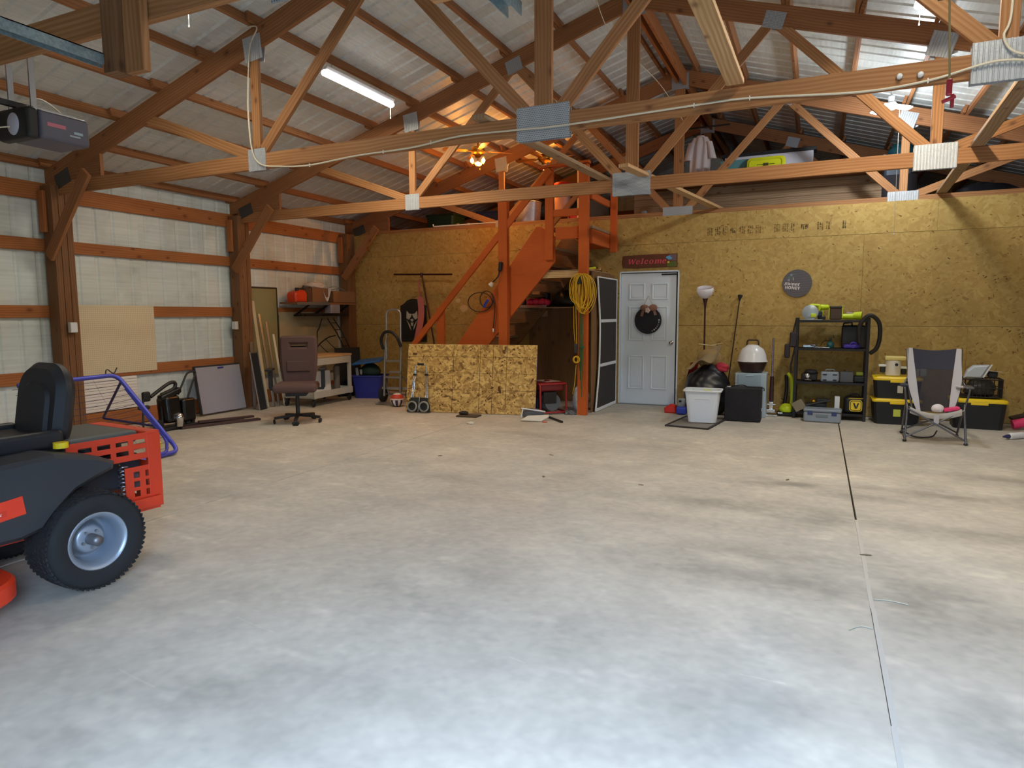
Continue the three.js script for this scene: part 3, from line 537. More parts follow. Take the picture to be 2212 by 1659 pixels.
  obj('discharge_chute', box(0.06, 0.1, 0.5, 0.66, 0.17, 0.85, 0.02), M.black, dk);
}
// ---------------------------------------------------------------- blue tube frame with net, ball
{
  const t = thing('tube_frame_rebounder', 'blue steel tube frame with a sagging net leaning back', 'sports frame', [0, 0, 0]), blue = mat(0x4a4fb8, 0.4, 0.2);
  const A = [2.17, 0.03, 5.46], B = [1.52, 0.80, 5.62], C = [1.52, 0.78, 6.55], D = [2.3, 0.03, 6.55];
  obj('frame_tube', pipe([D, A, B, C], 0.022, 0.09, 10), blue, t);
  obj('frame_tube', pipe([[2.24, 0.03, 6.5], [2.2, 0.05, 5.62], [2.05, 0.14, 5.5], [1.62, 0.66, 5.6]], 0.016, 0.06, 8), blue, t);
  obj('rear_strut', pipe([[1.56, 0.74, 5.6], [0.98, 0.29, 5.44], [1.6, 0.22, 5.28], [1.82, 0.43, 5.52]], 0.013, 0.03, 8), mat(0x2f2a5a, 0.5, 0.2), t);
  obj('hook', [tube([[1.52, 0.8, 5.74], [1.49, 0.86, 5.7], [1.53, 0.82, 5.66], [1.5, 0.87, 5.6]], 0.006, 0.5, 20, 6)], M.black, t);
  const net = [], P = (u, v) => { const a = 0.02 + 0.96 * u, x = A[0] + (B[0] - A[0]) * v, y = A[1] + (B[1] - A[1]) * v, z = A[2] + 0.05 + (6.5 - A[2]) * a + 0.1 * v, sag = 0.1 * Math.sin(PI * v) * Math.sin(PI * u); return [x - 0.75 * sag, Math.max(0.01, y - 0.5 * sag), z]; };
  for (let j = 1; j < 16; j++) net.push(tube(Array.from({ length: 9 }, (_, i) => P(i / 8, j / 16)), 0.0022, 0.5, 16, 4));
  for (let i = 1; i < 4; i++) net.push(tube(Array.from({ length: 9 }, (_, j) => P(i / 4, j / 8)), 0.001, 0.5, 16, 4));
  obj('net', net, mat(0x3a3550, 0.8), t);
}
{ const t = thing('yellow_ball', 'small yellow green ball on the floor behind the blue frame', 'ball', [1.78, 0.055, 5.42]); obj('cover', ball(0.055), mat(0xcfd63a, 0.6), t); obj('seam', [ring(0.0548, 0.0012, 0, 0, 0, 0.6, 0.5), ring(0.0548, 0.0012, 0, 0, 0, -0.9, 0.2)], mat(0x9aa02a, 0.7), t); }
// ---------------------------------------------------------------- black folded hand cart / wagon by the wall
{
  const t = thing('folded_push_mower', 'black folding push cart with a raised loop handle by the wall', 'push cart', [0.78, 0, 4.45]);
  obj('body', [box(0.2, 0.34, 0.22, 0, 0.25, 0.02, 0.05, 0, 0, 0.1), box(0.14, 0.3, 0.2, 0.03, 0.22, -0.2, 0.04), box(0.1, 0.08, 0.3, 0.02, 0.44, 0.02, 0.03, 0.3)], M.blackGloss, t);
  obj('handle', pipe([[0.02, 0.42, -0.1], [-0.02, 0.68, -0.28], [-0.02, 0.69, -0.42], [0.02, 0.33, -0.22]], 0.012, 0.05), M.black, t);
  obj('carry_bar', tube([[0, 0.43, 0.26], [0, 0.5, 0.14], [0, 0.57, 0.0], [0, 0.57, -0.08], [0, 0.5, -0.06], [0, 0.44, 0.12]], 0.022, 0.5, 40, 8), M.black, t);
  obj('bracket', [box(0.05, 0.12, 0.1, 0, 0.44, 0.32, 0.02), box(0.06, 0.05, 0.14, 0.06, 0.32, 0.4, 0.02)], M.black, t);
  obj('chrome_cylinder', [lathe([[0, 0], [0.05, 0.01], [0.055, 0.12], [0.04, 0.17], [0, 0.18]], 20).translate(0.12, 0.03, -0.02)], M.chrome, t);
  for (const z of [0.22, -0.22]) obj('wheel', move(lathe([[0.02, -0.02], [0.06, -0.02], [0.072, 0], [0.06, 0.02], [0.02, 0.02]], 24), 0.06, 0.073, z, 0, 0, PI / 2), M.rubber, t);
  obj('leg', [rod([0, 0.42, 0.36], [0.08, 0.02, 0.44], 0.012), rod([0, 0.3, 0.12], [0.05, 0.02, 0.16], 0.012), span(-0.1, 0.12, 0.01, 0.045, -0.28, 0.46, 0.01)], M.black, t);
}
// ---------------------------------------------------------------- panels on and against the left wall
const peg = (c) => new THREE.MeshStandardMaterial({ map: pegTex, color: c, roughness: 0.75 });
one('pegboard_sheet', 'beige pegboard sheet fixed to the white wall beside the timber post', 'pegboard', span(0.02, 0.026, 0.68, 1.53, 4.03, 5.11), peg(lin(0.72, 0.62, 0.42)));
{ // white slatted panel fixed low on the wall behind the post
  const t = thing('slatted_panel', 'white panel with narrow horizontal slats low on the wall', 'panel', [0, 0, 4.92]);
  for (let k = 0; k < 11; k++) obj('slat', box(0.01, 0.034, 1.2, 0.008, 0.24 + k * 0.0375, 0, 0.003), mat(0xece8e2, 0.5), t);
  obj('backing', box(0.006, 0.415, 1.2, -0.001, 0.425, 0), mat(0x9d968f, 0.6), t);
}
{ // grey folding tabletop
  const t = thing('folding_tabletop', 'grey plastic folding tabletop standing on edge against the wall', 'folding table', [0.24, 0.02, 3.2], 0);
  const g = move(box(0.04, 0.68, 0.79, 0, 0, 0, 0.015), 0, 0.34, 0, 0, 0, 0.16); obj('top_panel', g, mat(0x9c9aa2, 0.55), t); obj('edge_rim', [move(box(0.05, 0.025, 0.79, 0, 0, 0, 0.008), -0.053, 0.665, 0, 0, 0, 0.16), move(box(0.05, 0.68, 0.02, 0, 0, 0, 0.008), 0, 0.34, 0.395, 0, 0, 0.16)], M.charcoal, t);
  obj('carry_handle', move(box(0.012, 0.02, 0.1, 0, 0, 0, 0.005), -0.018, 0.635, -0.03, 0, 0, 0.16), M.blue, t);
}
[[[1.08, 0.014, 3.95], 1.0, 0.0, 0.09], [[0.86, 0.014, 3.86], 0.75, 0.08, 0.1], [[1.0, 0.043, 3.8], 0.7, -0.06, 0.08]].forEach(([p, L, a, w], k) => one('floor_board', ['long dark brown board lying on the floor by the grey tabletop', 'dark brown board on the floor nearest the grey tabletop', 'short dark brown board lying across two others on the floor'][k], 'board', move(box(w, 0.026, L, 0, 0, 0, 0.003), ...p, 0, a - 0.35), mat(0x4a3430, 0.8)));
for (const [z, y, l, x, turn] of [[5.24, 1.27, 'white outlet box on the timber post beside the beige pegboard', 0.225, PI / 2], [2.62, 1.25, 'white outlet box on the timber post by the aluminium strips', 0.11, 0]]) { const t = thing('outlet_box', l, 'outlet', [x, y, turn ? z : z + 0.116], turn); obj('box_body', box(0.08, 0.12, 0.05, 0, 0, 0.025, 0.006), M.offWhite, t); obj('cover_plate', box(0.075, 0.11, 0.006, 0, 0, 0.053, 0.002), M.white, t); }

// ---------------------------------------------------------------- corner: mirror panel, pegboards, strips, shelf
{
  const t = thing('framed_panel', 'tall olive tinted panel in a thin dark frame against the corner wall', 'panel', [0.03, 0.45, 2.13]);
  obj('panel_sheet', box(0.012, 1.38, 0.58, 0.006, 0.69, 0), mat(0x8f8a62, 0.25), t);
  obj('frame', [span(0, 0.02, 1.37, 1.395, -0.3, 0.3, 0.003), span(0, 0.02, 0, 1.39, -0.31, -0.29, 0.003), span(0, 0.02, 0, 1.39, 0.29, 0.31, 0.003)], mat(0x2f2a22, 0.5), t);
}
one('pegboard_sheet', 'olive grey pegboard sheet on the wall under the corner shelf', 'pegboard', span(0.02, 0.026, 0.4, 1.45, 0.32, 1.78), peg(lin(0.42, 0.36, 0.22)));
{
  const strips = [[0.36, 2.70, 0.25, 2.60, 1.0, 'steel', 0.05], [0.44, 2.52, 0.14, 2.44, 1.62, 'pale', 0.06], [0.5, 2.44, 0.12, 2.3, 1.42, 'steel', 0.04], [0.52, 2.36, 0.16, 2.2, 1.3, 'steel', 0.035], [0.56, 2.28, 0.2, 2.1, 1.1, 'white', 0.04]];
  const lab = ['wide dark edged aluminium strip leaning nearest the timber post', 'tall pale wooden strip leaning among the aluminium strips', 'tall shiny ribbed aluminium strip leaning beside the pale wooden one', 'thin aluminium strip leaning behind the brown office chair', 'short white strip leaning by the armrest of the brown office chair'];
  strips.forEach(([x0, z0, x1, z1, h, m, w], k) => one('leaning_strip', lab[k], 'strip', beam([x0, 0.005, z0], [x1, h, z1], w, 0.012, [0, 0, 1], 0.002), { steel: M.steel, pale: mat(0xb9ab8c, 0.7), white: M.offWhite }[m]));
  const t = thing('window_screen', 'narrow dark insect screen in an aluminium frame leaning by the post', 'screen', [0.56, 0, 2.72], 0.25); obj('mesh', move(box(0.006, 0.86, 0.2, 0, 0.43, 0), -0.0, 0, 0, 0, 0, 0.14), mat(0x1c1d20, 0.8), t); obj('frame', ['a'].map(() => [move(box(0.014, 0.86, 0.02, 0, 0.43, 0.1, 0.003), 0, 0, 0, 0, 0, 0.14), move(box(0.014, 0.86, 0.02, 0, 0.43, -0.1, 0.003), 0, 0, 0, 0, 0, 0.14), move(box(0.014, 0.02, 0.22, 0, 0.86, 0, 0.003), 0, 0, 0, 0, 0, 0.14)]), M.steel, t);
}
{ // wall shelf in the corner and what stands on it
  const t = thing('corner_shelf', 'dark wall shelf on a metal rail in the corner', 'shelf', [0.2, 1.58, 0.98]);
  obj('shelf_board', span(-0.17, 0.2, 0, 0.03, -0.72, 0.78, 0.004), M.darkB, t); obj('front_lip', span(0.2, 0.21, -0.015, 0.035, 0.0, 0.78, 0.002), M.dullSteel, t);
  obj('rail', [span(0.0, 0.06, -0.2, -0.15, -0.7, 0.52, 0.006)], M.blackMetal, t); for (const z of [-0.55, 0.0, 0.45]) obj('bracket', [span(-0.17, 0.06, -0.2, -0.17, z - 0.02, z + 0.02, 0.003), beam([-0.16, -0.19, z], [0.17, -0.004, z], 0.03, 0.03)], M.blackMetal, t);
}
one('small_fan_box', 'grey box hung under the corner shelf', 'box', span(0.27, 0.40, 1.43, 1.578, 0.7, 0.95, 0.008), mat(0x8c8a90, 0.6));
{ const t = thing('gas_can', 'bright orange fuel can on the corner shelf', 'fuel can', [0.24, 1.612, 1.58]); const s = new THREE.Shape(); s.moveTo(-0.13, 0); s.lineTo(0.13, 0); s.lineTo(0.14, 0.13); s.quadraticCurveTo(0.12, 0.19, 0.04, 0.2); s.lineTo(-0.08, 0.17); s.quadraticCurveTo(-0.14, 0.16, -0.14, 0.1); s.closePath(); obj('can_body', move(extrude(s, 0.2, 0.02), 0, 0, 0, 0, PI / 2), mat(0xd9431f, 0.4), t); obj('cap', move(new THREE.CylinderGeometry(0.03, 0.03, 0.05, 16), 0, 0.21, 0), M.black, t); obj('spout', rod([0, 0.2, -0.1], [0.02, 0.27, -0.15], 0.015, 0.01, 10), M.black, t); }
function carton(x, y, z, w, h, d, label, flaps) { const t = thing('cardboard_box', label, 'box', [x, y, z]), m = M.cardboard; obj('carton_body', [span(-w / 2, w / 2, 0, 0.005, -d / 2, d / 2), span(-w / 2, w / 2, 0, h, -d / 2, -d / 2 + 0.005), span(-w / 2, w / 2, 0, h, d / 2 - 0.005, d / 2), span(-w / 2, -w / 2 + 0.005, 0, h, -d / 2, d / 2), span(w / 2 - 0.005, w / 2, 0, h, -d / 2, d / 2)], m, t); if (flaps) obj('flap', [box(0.12, 0.004, d, w / 2 + 0.05, h - 0.01, 0, 0, 0, 0, -0.5), box(0.1, 0.004, d, -w / 2 + 0.04, h + 0.04, 0, 0, 0, 0, 1.2)], m, t); return t; }
carton(0.22, 1.612, 1.18, 0.32, 0.24, 0.4, 'brown cardboard box with white cloth hanging over its rim');
carton(0.22, 1.612, 0.56, 0.34, 0.2, 0.62, 'long brown cardboard box in the corner of the wall shelf');
one('white_cloth', 'crumpled white cloth draped over the cardboard box on the shelf', 'cloth', [lump(0.15, 0.062, 0.23, 0.3, 2.6, 11, 36, -0.55).translate(0.24, 1.858, 1.17), sheet((u, v) => { const z = 1.4 - u * 0.5, drop = u > 0.55 && v > 0.6 ? (v - 0.6) * 0.55 * Math.sin((u - 0.55) * 7) : 0; return [0.08 + 0.33 * Math.min(v, 0.93), 1.862 + 0.035 * noise3(u * 7, v * 5, 2) + 0.04 * Math.sin(u * 3.1) * (1 - v) - Math.max(0, drop), z]; }, 40, 24, -0.004)], mat(0xd8d2cc, 0.9));
one('wire_basket_lid', 'thin grey wire and white paper scraps on the long cardboard box', 'scraps', [tube([[0.15, 1.82, 0.8], [0.2, 1.9, 0.62], [0.3, 1.84, 0.45]], 0.006, 0.5, 30, 6), tube([[0.1, 1.82, 0.7], [0.2, 1.87, 0.5], [0.3, 1.83, 0.66]], 0.006, 0.5, 30, 6), box(0.2, 0.006, 0.22, 0.22, 1.818, 0.42, 0.001, 0, 0.3, 0.08)], mat(0x8d8a88, 0.6));
{ // black wrought metal frame under the shelf
  const t = thing('scrolled_metal_frame', 'black wrought metal frame with curved bars leaning below the shelf', 'metal frame', [0.3, 0, 0.95]);
  const Y = 0.62, bars = [[[0.05, 0.72, 0.32], [-0.04, 1.12, 0.2], [-0.06, 1.18, 0.12], [-0.08, 1.34, 0.02]], [[0.1, 0.74, -0.38], [0, 1.1, -0.25], [-0.08, 1.34, -0.12]], [[0.1, 0.76, -0.52], [0, 1.1, -0.4], [-0.08, 1.34, -0.28]]];
  obj('upright', bars.map((b) => pipe(b, 0.011, 0.03, 6)), M.black, t); obj('arch', [tube([[0.05, 0.62, 0.34], [0.02, 0.85, 0.28], [0, 1.0, 0.0], [0, 1.04, -0.22]], 0.011, 0.5, 24, 6), tube([[0, 1.0, 0.05], [0.04, 0.85, -0.1], [0.08, 0.75, -0.3]], 0.006, 0.5, 20, 6), tube([[0.02, 0.9, 0.22], [0.06, 0.75, 0.05], [0.08, 0.68, -0.1]], 0.006, 0.5, 20, 6)], M.black, t);
  each('cross_bar', [0.85, 1.0, 1.14, 1.26].map((y) => rod([0.1 - (y - 0.74) * 0.3, y, -0.38 + (y - 0.74) * 0.39], [0.1 - (y - 0.74) * 0.3, y, -0.52 + (y - 0.74) * 0.38], 0.006)), M.black, t);
}
{ // white work cart with wooden top
  const t = thing('work_cart', 'white metal work cart with wooden top on casters', 'cart', [0.82, 0, 1.78], 0.06);
  const w = mat(0xb5b3a8, 0.5); obj('wooden_top', span(-0.28, 0.28, 0.74, 0.775, -0.5, 0.5, 0.006), M.pale, t); obj('apron', [span(0.25, 0.275, 0.63, 0.74, -0.48, 0.48, 0.004), span(-0.275, -0.25, 0.63, 0.74, -0.48, 0.48, 0.004), span(-0.27, 0.27, 0.63, 0.74, -0.48, -0.455, 0.004), span(-0.27, 0.27, 0.63, 0.74, 0.455, 0.48, 0.004)], w, t);
  for (const [x, z] of [[0.25, 0.46], [0.25, -0.46], [-0.25, 0.46], [-0.25, -0.46]]) { const l = obj('leg', span(x - 0.025, x + 0.025, 0.12, 0.74, z - 0.025, z + 0.025, 0.004), w, t); obj('caster', [move(lathe([[0.01, -0.014], [0.04, -0.014], [0.05, 0], [0.04, 0.014], [0.01, 0.014]], 20), x, 0.05, z + 0.02, 0, 0, PI / 2), span(x - 0.02, x + 0.02, 0.08, 0.12, z - 0.02, z + 0.03, 0.003)], M.rubber, l); }
  obj('lower_tray', [span(-0.28, 0.28, 0.14, 0.15, -0.5, 0.5), span(0.262, 0.285, 0.13, 0.23, -0.5, 0.5, 0.004), span(-0.28, 0.28, 0.13, 0.23, -0.5, -0.48, 0.004), span(-0.28, 0.28, 0.13, 0.23, 0.48, 0.5, 0.004)], w, t);
}
one('white_board_scrap', 'white sheet standing inside the work cart', 'board', box(0.01, 0.36, 0.4, 0.85, 0.33, 1.75, 0.002, 0, 0, 0.05), M.white);
one('grey_bottle_roll', 'grey roll standing in the work cart', 'roll', lathe([[0, 0], [0.05, 0], [0.052, 0.4], [0.03, 0.44], [0, 0.44]], 20).translate(0.88, 0.152, 1.43), mat(0x6d675f, 0.7));
{ // office chair
  const t = thing('office_chair', 'brown upholstered high back office chair on black casters', 'chair', [1.87, 0, 3.42], 0.62);
  const fab = new THREE.MeshStandardMaterial({ map: clothTex, color: lin(0.15, 0.083, 0.072), roughness: 0.95 });
  obj('seat', [box(0.54, 0.11, 0.54, 0, 0.47, 0.03, 0.05), box(0.5, 0.06, 0.16, 0, 0.5, 0.2, 0.03)], fab, t);
  const bs = new THREE.Shape(); bs.moveTo(-0.2, 0); bs.lineTo(0.2, 0); bs.quadraticCurveTo(0.26, 0.3, 0.24, 0.62); bs.quadraticCurveTo(0.23, 0.66, 0.18, 0.66); bs.lineTo(-0.18, 0.66); bs.quadraticCurveTo(-0.23, 0.66, -0.24, 0.62); bs.quadraticCurveTo(-0.26, 0.3, -0.2, 0); const hole = new THREE.Path(); hole.moveTo(-0.1, 0.505); hole.lineTo(-0.1, 0.54); hole.lineTo(0.1, 0.54); hole.lineTo(0.1, 0.505); hole.closePath(); bs.holes.push(hole);
  obj('backrest', [move(extrude(bs, 0.1, 0.03), 0, 0.47, -0.26, -0.1), move(box(0.3, 0.14, 0.03, 0, 0, 0, 0.014), 0, 0.72, -0.23, -0.1)], fab, t);
  obj('back_shell', move(box(0.36, 0.5, 0.02, 0, 0, 0, 0.01), 0, 0.74, -0.345, -0.1), M.black, t);
  for (const s of [-1, 1]) { const a = obj('armrest', box(0.09, 0.03, 0.26, s * 0.33, 0.70, 0.0, 0.012), M.black, t); obj('arm_post', [box(0.05, 0.24, 0.06, s * 0.33, 0.57, -0.03, 0.01), box(0.16, 0.03, 0.06, s * 0.26, 0.44, -0.03, 0.01)], M.black, a); }
  obj('tilt_mechanism', [box(0.26, 0.06, 0.3, 0, 0.39, 0, 0.01)], M.black, t); obj('gas_lift', [rod([0, 0.08, 0], [0, 0.38, 0], 0.028, 0.024, 16)], M.black, t);
  for (let k = 0; k < 5; k++) { const a = k * 1.2566 + 0.3, c = Math.cos(a), s = Math.sin(a); const l = obj('base_arm', beam([0, 0.1, 0], [0.3 * c, 0.075, 0.3 * s], 0.03, 0.045), M.black, t); obj('caster', [-1, 1].map((q) => move(lathe([[0, -0.011], [0.026, -0.009], [0.03, 0], [0.026, 0.009], [0, 0.011]], 16), 0.3 * c - q * 0.015 * s, 0.03, 0.3 * s + q * 0.015 * c, 0, -a + 0, PI / 2).rotateY(0)), M.rubber, l); }
}
one('foam_board', 'tall black foam panel leaning in the corner beside the blue tote', 'panel', move(box(0.03, 0.84, 0.46, 0, 0.42, 0, 0.006), 0.70, 0, 0.86, 0, -0.45, 0.10), M.black);
{ // blue tote
  const t = thing('blue_tote', 'blue plastic storage tote filled to the brim', 'tote', [1.13, 0, 0.86], 0.3); const b = mat(0x2c3590, 0.4);
  obj('tub', tub(0.44, 0.34, 0.52, 0.42, 0.38), b, t); const rim = roundRect(0.55, 0.45, 0.05); rim.holes.push(roundRect(0.5, 0.4, 0.04)); obj('rim', move(extrude(rim, 0.025, 0.004), 0, 0.375, 0, PI / 2), b, t);
}
one('tote_lid', 'light blue tote lid tilted on top of the blue tote contents', 'lid', move(box(0.5, 0.03, 0.4, 0, 0, 0, 0.012), 1.12, 0.62, 0.86, 0.12, 0.3, 0.12), mat(0x2d6ab4, 0.4));
one('green_bag', 'dark green folded bag inside the blue tote', 'bag', lump(0.2, 0.14, 0.15, 0.12, 2.2, 4, 28, -0.7).translate(1.12, 0.34, 0.85), mat(0x15302b, 0.7));
one('silver_pouch', 'small silver pouch sticking out of the blue tote', 'pouch', [box(0.05, 0.14, 0.04, 0.95, 0.44, 0.98, 0.012, 0, 0.3, 0.1), box(0.04, 0.09, 0.03, 1.06, 0.44, 1.02, 0.01)], mat(0xa9abb0, 0.35, 0.3));

// ---------------------------------------------------------------- hand truck, ball, T stand, plaque
{
  const t = thing('hand_truck', 'tall aluminium hand truck with black loop handle and tyres', 'hand truck', [1.95, 0, 1.36], 0.12), al = mat(0x9b9a96, 0.4, 0.7);
  for (const s of [-1, 1]) { obj('side_rail', pipe([[s * 0.14, 0.12, 0.06], [s * 0.14, 0.75, 0.0], [s * 0.135, 1.0, -0.02]], 0.018, 0.05, 10), al, t); obj('curved_brace', tube([[s * 0.15, 0.12, -0.12], [s * 0.2, 0.3, -0.12], [s * 0.16, 0.42, 0]], 0.014, 0.5, 20, 8), al, t); }
  obj('upper_frame', pipe([[-0.125, 0.7, -0.02], [-0.125, 1.48, -0.05], [0.125, 1.48, -0.05], [0.125, 0.7, -0.02]], 0.015, 0.09, 10), M.steel, t);
  obj('loop_handle', tube([[-0.15, 0.86, 0.03], [-0.17, 1.0, 0.06], [-0.1, 1.12, 0.08], [0.02, 1.13, 0.08], [0.12, 1.05, 0.08], [0.17, 0.9, 0.05]], 0.024, 0.5, 50, 10), M.black, t);
  each('cross_strap', [span(-0.14, 0.14, 0.66, 0.69, -0.01, 0.01, 0.003), span(-0.14, 0.14, 0.4, 0.43, 0.01, 0.03, 0.003), span(-0.2, 0.26, 0.22, 0.26, -0.02, 0.02, 0.004), span(-0.04, 0.16, 0.49, 0.52, 0.03, 0.06, 0.004)], M.steel, t);
  obj('toe_plate', span(-0.19, 0.19, 0.008, 0.02, 0.05, 0.26, 0.003), al, t); obj('axle', rod([-0.24, 0.13, -0.1], [0.24, 0.13, -0.1], 0.012), M.dullSteel, t);
  for (const s of [-1, 1]) { const w = obj('wheel', move(lathe([[0.05, -0.03], [0.1, -0.036], [0.128, -0.02], [0.13, 0.02], [0.1, 0.036], [0.05, 0.03]], 28), s * 0.24, 0.131, -0.1, 0, 0, PI / 2), M.rubber, t); obj('rim', move(lathe([[0.012, -0.03], [0.055, -0.026], [0.055, 0.026], [0.012, 0.03]], 20), s * 0.24, 0.131, -0.1, 0, 0, PI / 2), mat(0x6f6b66, 0.5), w); }
}
{ const t = thing('volleyball', 'white red and navy striped volleyball on the floor', 'ball', [2.22, 0.105, 1.66], 0.3);
  const tx = canvasTex(256, 128, (c) => { c.fillStyle = '#e8dcd2'; c.fillRect(0, 0, 256, 128); c.fillStyle = '#c8402c'; c.fillRect(0, 26, 256, 28); c.fillStyle = '#2a2c50'; for (let k = 0; k < 8; k++) c.fillRect(k * 32, 62, 16, 60); c.fillStyle = '#e8dcd2'; c.fillRect(0, 54, 256, 6); });
  obj('panels', ball(0.105, 0, 0, 0, 1, 1, 1, 28), new THREE.MeshStandardMaterial({ map: tx, roughness: 0.5 }), t); obj('seam', [ring(0.1045, 0.0012, 0, 0, 0, PI / 2), ring(0.1045, 0.0012, 0, 0, 0, 0, 0.5), ring(0.1045, 0.0012, 0, 0, 0, 0, 2)], mat(0x6a5a55, 0.7), t); }
{ const t = thing('t_bar_stand', 'dark T shaped bar stand leaning before the strand board', 'stand', [1.98, 0, 0.55]); const m = mat(0x3a1414, 0.5, 0.2);
  obj('pole', pipe([[0.2, 0.01, 0.02], [0.12, 0.9, -0.2], [-0.2, 2.09, -0.34]], 0.014, 0.1, 8), m, t); obj('cross_bar', rod([-0.77, 2.105, -0.34], [0.4, 2.075, -0.34], 0.016), m, t); obj('collar', rod([-0.2, 2.04, -0.34], [-0.2, 2.115, -0.34], 0.024), m, t); obj('base', [lathe([[0, 0], [0.14, 0], [0.14, 0.015], [0.03, 0.03], [0, 0.03]], 24).translate(0.2, 0, 0.02)], m, t); }
one('red_strap', 'dusty red strap hanging twisted from the T bar stand', 'strap', sheet((u, v) => { const w = v < 0.28 ? 0.024 : 0.07 - 0.05 * Math.max(0, v - 0.8), c = v < 0.3 ? 0 : -0.12 * Math.max(0, v - 0.72) * 8 * (v - 0.72), tw = v > 0.78 ? (v - 0.78) * 4 : 0; return [1.78 - 0.04 * v + 0.05 * Math.sin(v * 3) + c + (u - 0.5) * 2 * w * Math.cos(tw), 1.98 - 1.03 * v + (u - 0.5) * 0.1 * Math.sin(tw), 0.30 + 0.015 * Math.sin(v * 9) + 0.03 * (u - 0.5)]; }, 6, 50, 0.004), mat(0xcf746c, 0.8));
{ const t = thing('wolf_plaque', 'black shield plaque with pale wolf face hanging on strand board', 'plaque', [1.47, 1.3, 0.012]);
  const s = new THREE.Shape(); s.moveTo(-0.27, -0.38); s.lineTo(0.27, -0.38); s.lineTo(0.27, 0.26); s.quadraticCurveTo(0.2, 0.28, 0.14, 0.34); s.quadraticCurveTo(0, 0.42, -0.14, 0.34); s.quadraticCurveTo(-0.2, 0.28, -0.27, 0.26); s.closePath();
  obj('board', extrude(s, 0.03, 0.008).translate(0, 0, 0.004), mat(0x1c1716, 0.6), t);
  const P = (pts) => extrude(pts, 0.004, 0.001).translate(-0.02, -0.02, 0.022), pale = mat(0xb8b4a8, 0.6);
  obj('face', [P([[-0.11, 0.19], [-0.06, 0.14], [0, 0.13], [-0.03, 0.07], [-0.07, 0.03], [-0.12, 0.06]]), P([[0.11, 0.19], [0.06, 0.14], [0, 0.13], [0.03, 0.07], [0.07, 0.03], [0.12, 0.06]]), P([[-0.12, 0.03], [-0.09, -0.02], [-0.06, -0.1], [-0.02, -0.16], [-0.04, -0.07], [-0.09, 0.0]]), P([[0.12, 0.03], [0.09, -0.02], [0.06, -0.1], [0.02, -0.16], [0.04, -0.07], [0.09, 0.0]]), P([[-0.03, -0.02], [0.03, -0.02], [0.015, -0.08], [-0.015, -0.08]]), P([[-0.04, 0.03], [0.0, 0.05], [0.04, 0.03], [0, -0.01]])], pale, t);
  const edge = s.getPoints(6).map((p) => V(p.x * 0.9, p.y * 0.9, 0.02)); edge.push(edge[0].clone()); obj('edge_line', sweep(edge, 0.002, 5), mat(0x57504a, 0.6), t); }

// ---------------------------------------------------------------- leaning strand board, folding cart, small things on the floor
{ const t = thing('leaning_strand_board', 'fresh strand board sheet with dark marking lines leaning on the stairs', 'sheet', [3.555, 0, 1.76], 0.18);
  obj('panel', move(box(1.93, 0.98, 0.011, 0, 0.49, 0, 0.001), 0, 0.005, 0.1, -0.16), M.osbFresh, t);
  const lines = []; for (const x of [-0.26, 0.14, 0.33, 0.53]) lines.push(move(box(0.006, 0.975, 0.0006, x, 0.49, 0.0062), 0, 0.005, 0.1, -0.16)); for (const y of [0.33, 0.57, 0.8]) lines.push(move(box(1.92, 0.004, 0.0006, 0, y, 0.0061), 0, 0.005, 0.1, -0.16)); obj('marking_line', lines, mat(0x3a2a18, 0.9), t);
  obj('painted_edge', move(box(0.002, 0.98, 0.012, 0.9665, 0.49, 0), 0, 0.005, 0.1, -0.16), M.blue, t); }
{ const t = thing('folding_luggage_cart', 'small folded aluminium luggage cart against the leaning strand board', 'luggage cart', [2.86, 0, 1.99], 0.18);
  for (const s of [-1, 1]) { obj('rail', [0.012, -0.012].map((d) => pipe([[s * (0.11 + d), 0.2, 0.06], [s * (0.085 + d), 0.6, -0.01]], 0.008, 0.02, 8)), M.chrome, t); obj('clamp', [box(0.05, 0.03, 0.03, s * 0.11, 0.2, 0.06, 0.006), box(0.045, 0.03, 0.03, s * 0.088, 0.54, 0.0, 0.006)], M.black, t); }
  obj('handle_bow', pipe([[-0.085, 0.56, 0.0], [-0.08, 0.69, -0.02], [0.08, 0.69, -0.02], [0.085, 0.56, 0.0]], 0.01, 0.04, 8), M.chrome, t); obj('grip', rod([-0.05, 0.69, -0.02], [0.05, 0.69, -0.02], 0.016), M.black, t);
  obj('toe_plate', move(extrude([[-0.18, 0], [0.18, 0], [0.17, 0.1], [0.12, 0.21], [-0.12, 0.21], [-0.17, 0.1]], 0.014, 0.004), 0, 0.01, 0.1, -0.12), mat(0x33332f, 0.5, 0.3), t);
  for (const s of [-1, 1]) obj('wheel', [move(lathe([[0.058, -0.012], [0.075, -0.012], [0.08, 0], [0.075, 0.012], [0.058, 0.012]], 28), s * 0.09, 0.095, 0.122, PI / 2 - 0.12)], mat(0x8e8c84, 0.5), t); obj('spine', beam([0, 0.02, 0.125], [0.02, 0.24, 0.095], 0.012, 0.012), M.steel, t); }
{ const t = thing('scrap_tile', 'small brown tile scrap on the floor before the strand board', 'scrap', [3.7, 0, 2.1], 0.1); obj('tile', box(0.3, 0.02, 0.2, 0, 0.011, 0, 0.003), mat(0x4d3d2e, 0.8), t); obj('dark_lump', lump(0.07, 0.03, 0.05, 0.2, 3, 3, 16, -0.7).translate(-0.08, 0.02, -0.02), mat(0x2a211b, 0.9), t); }
one('clear_wrapper', 'tiny clear plastic wrapper lying alone on the concrete', 'wrapper', lump(0.05, 0.018, 0.03, 0.35, 4, 2, 18, -0.7).translate(4.02, 0, 2.65), mat(0xd8d2c4, 0.2));
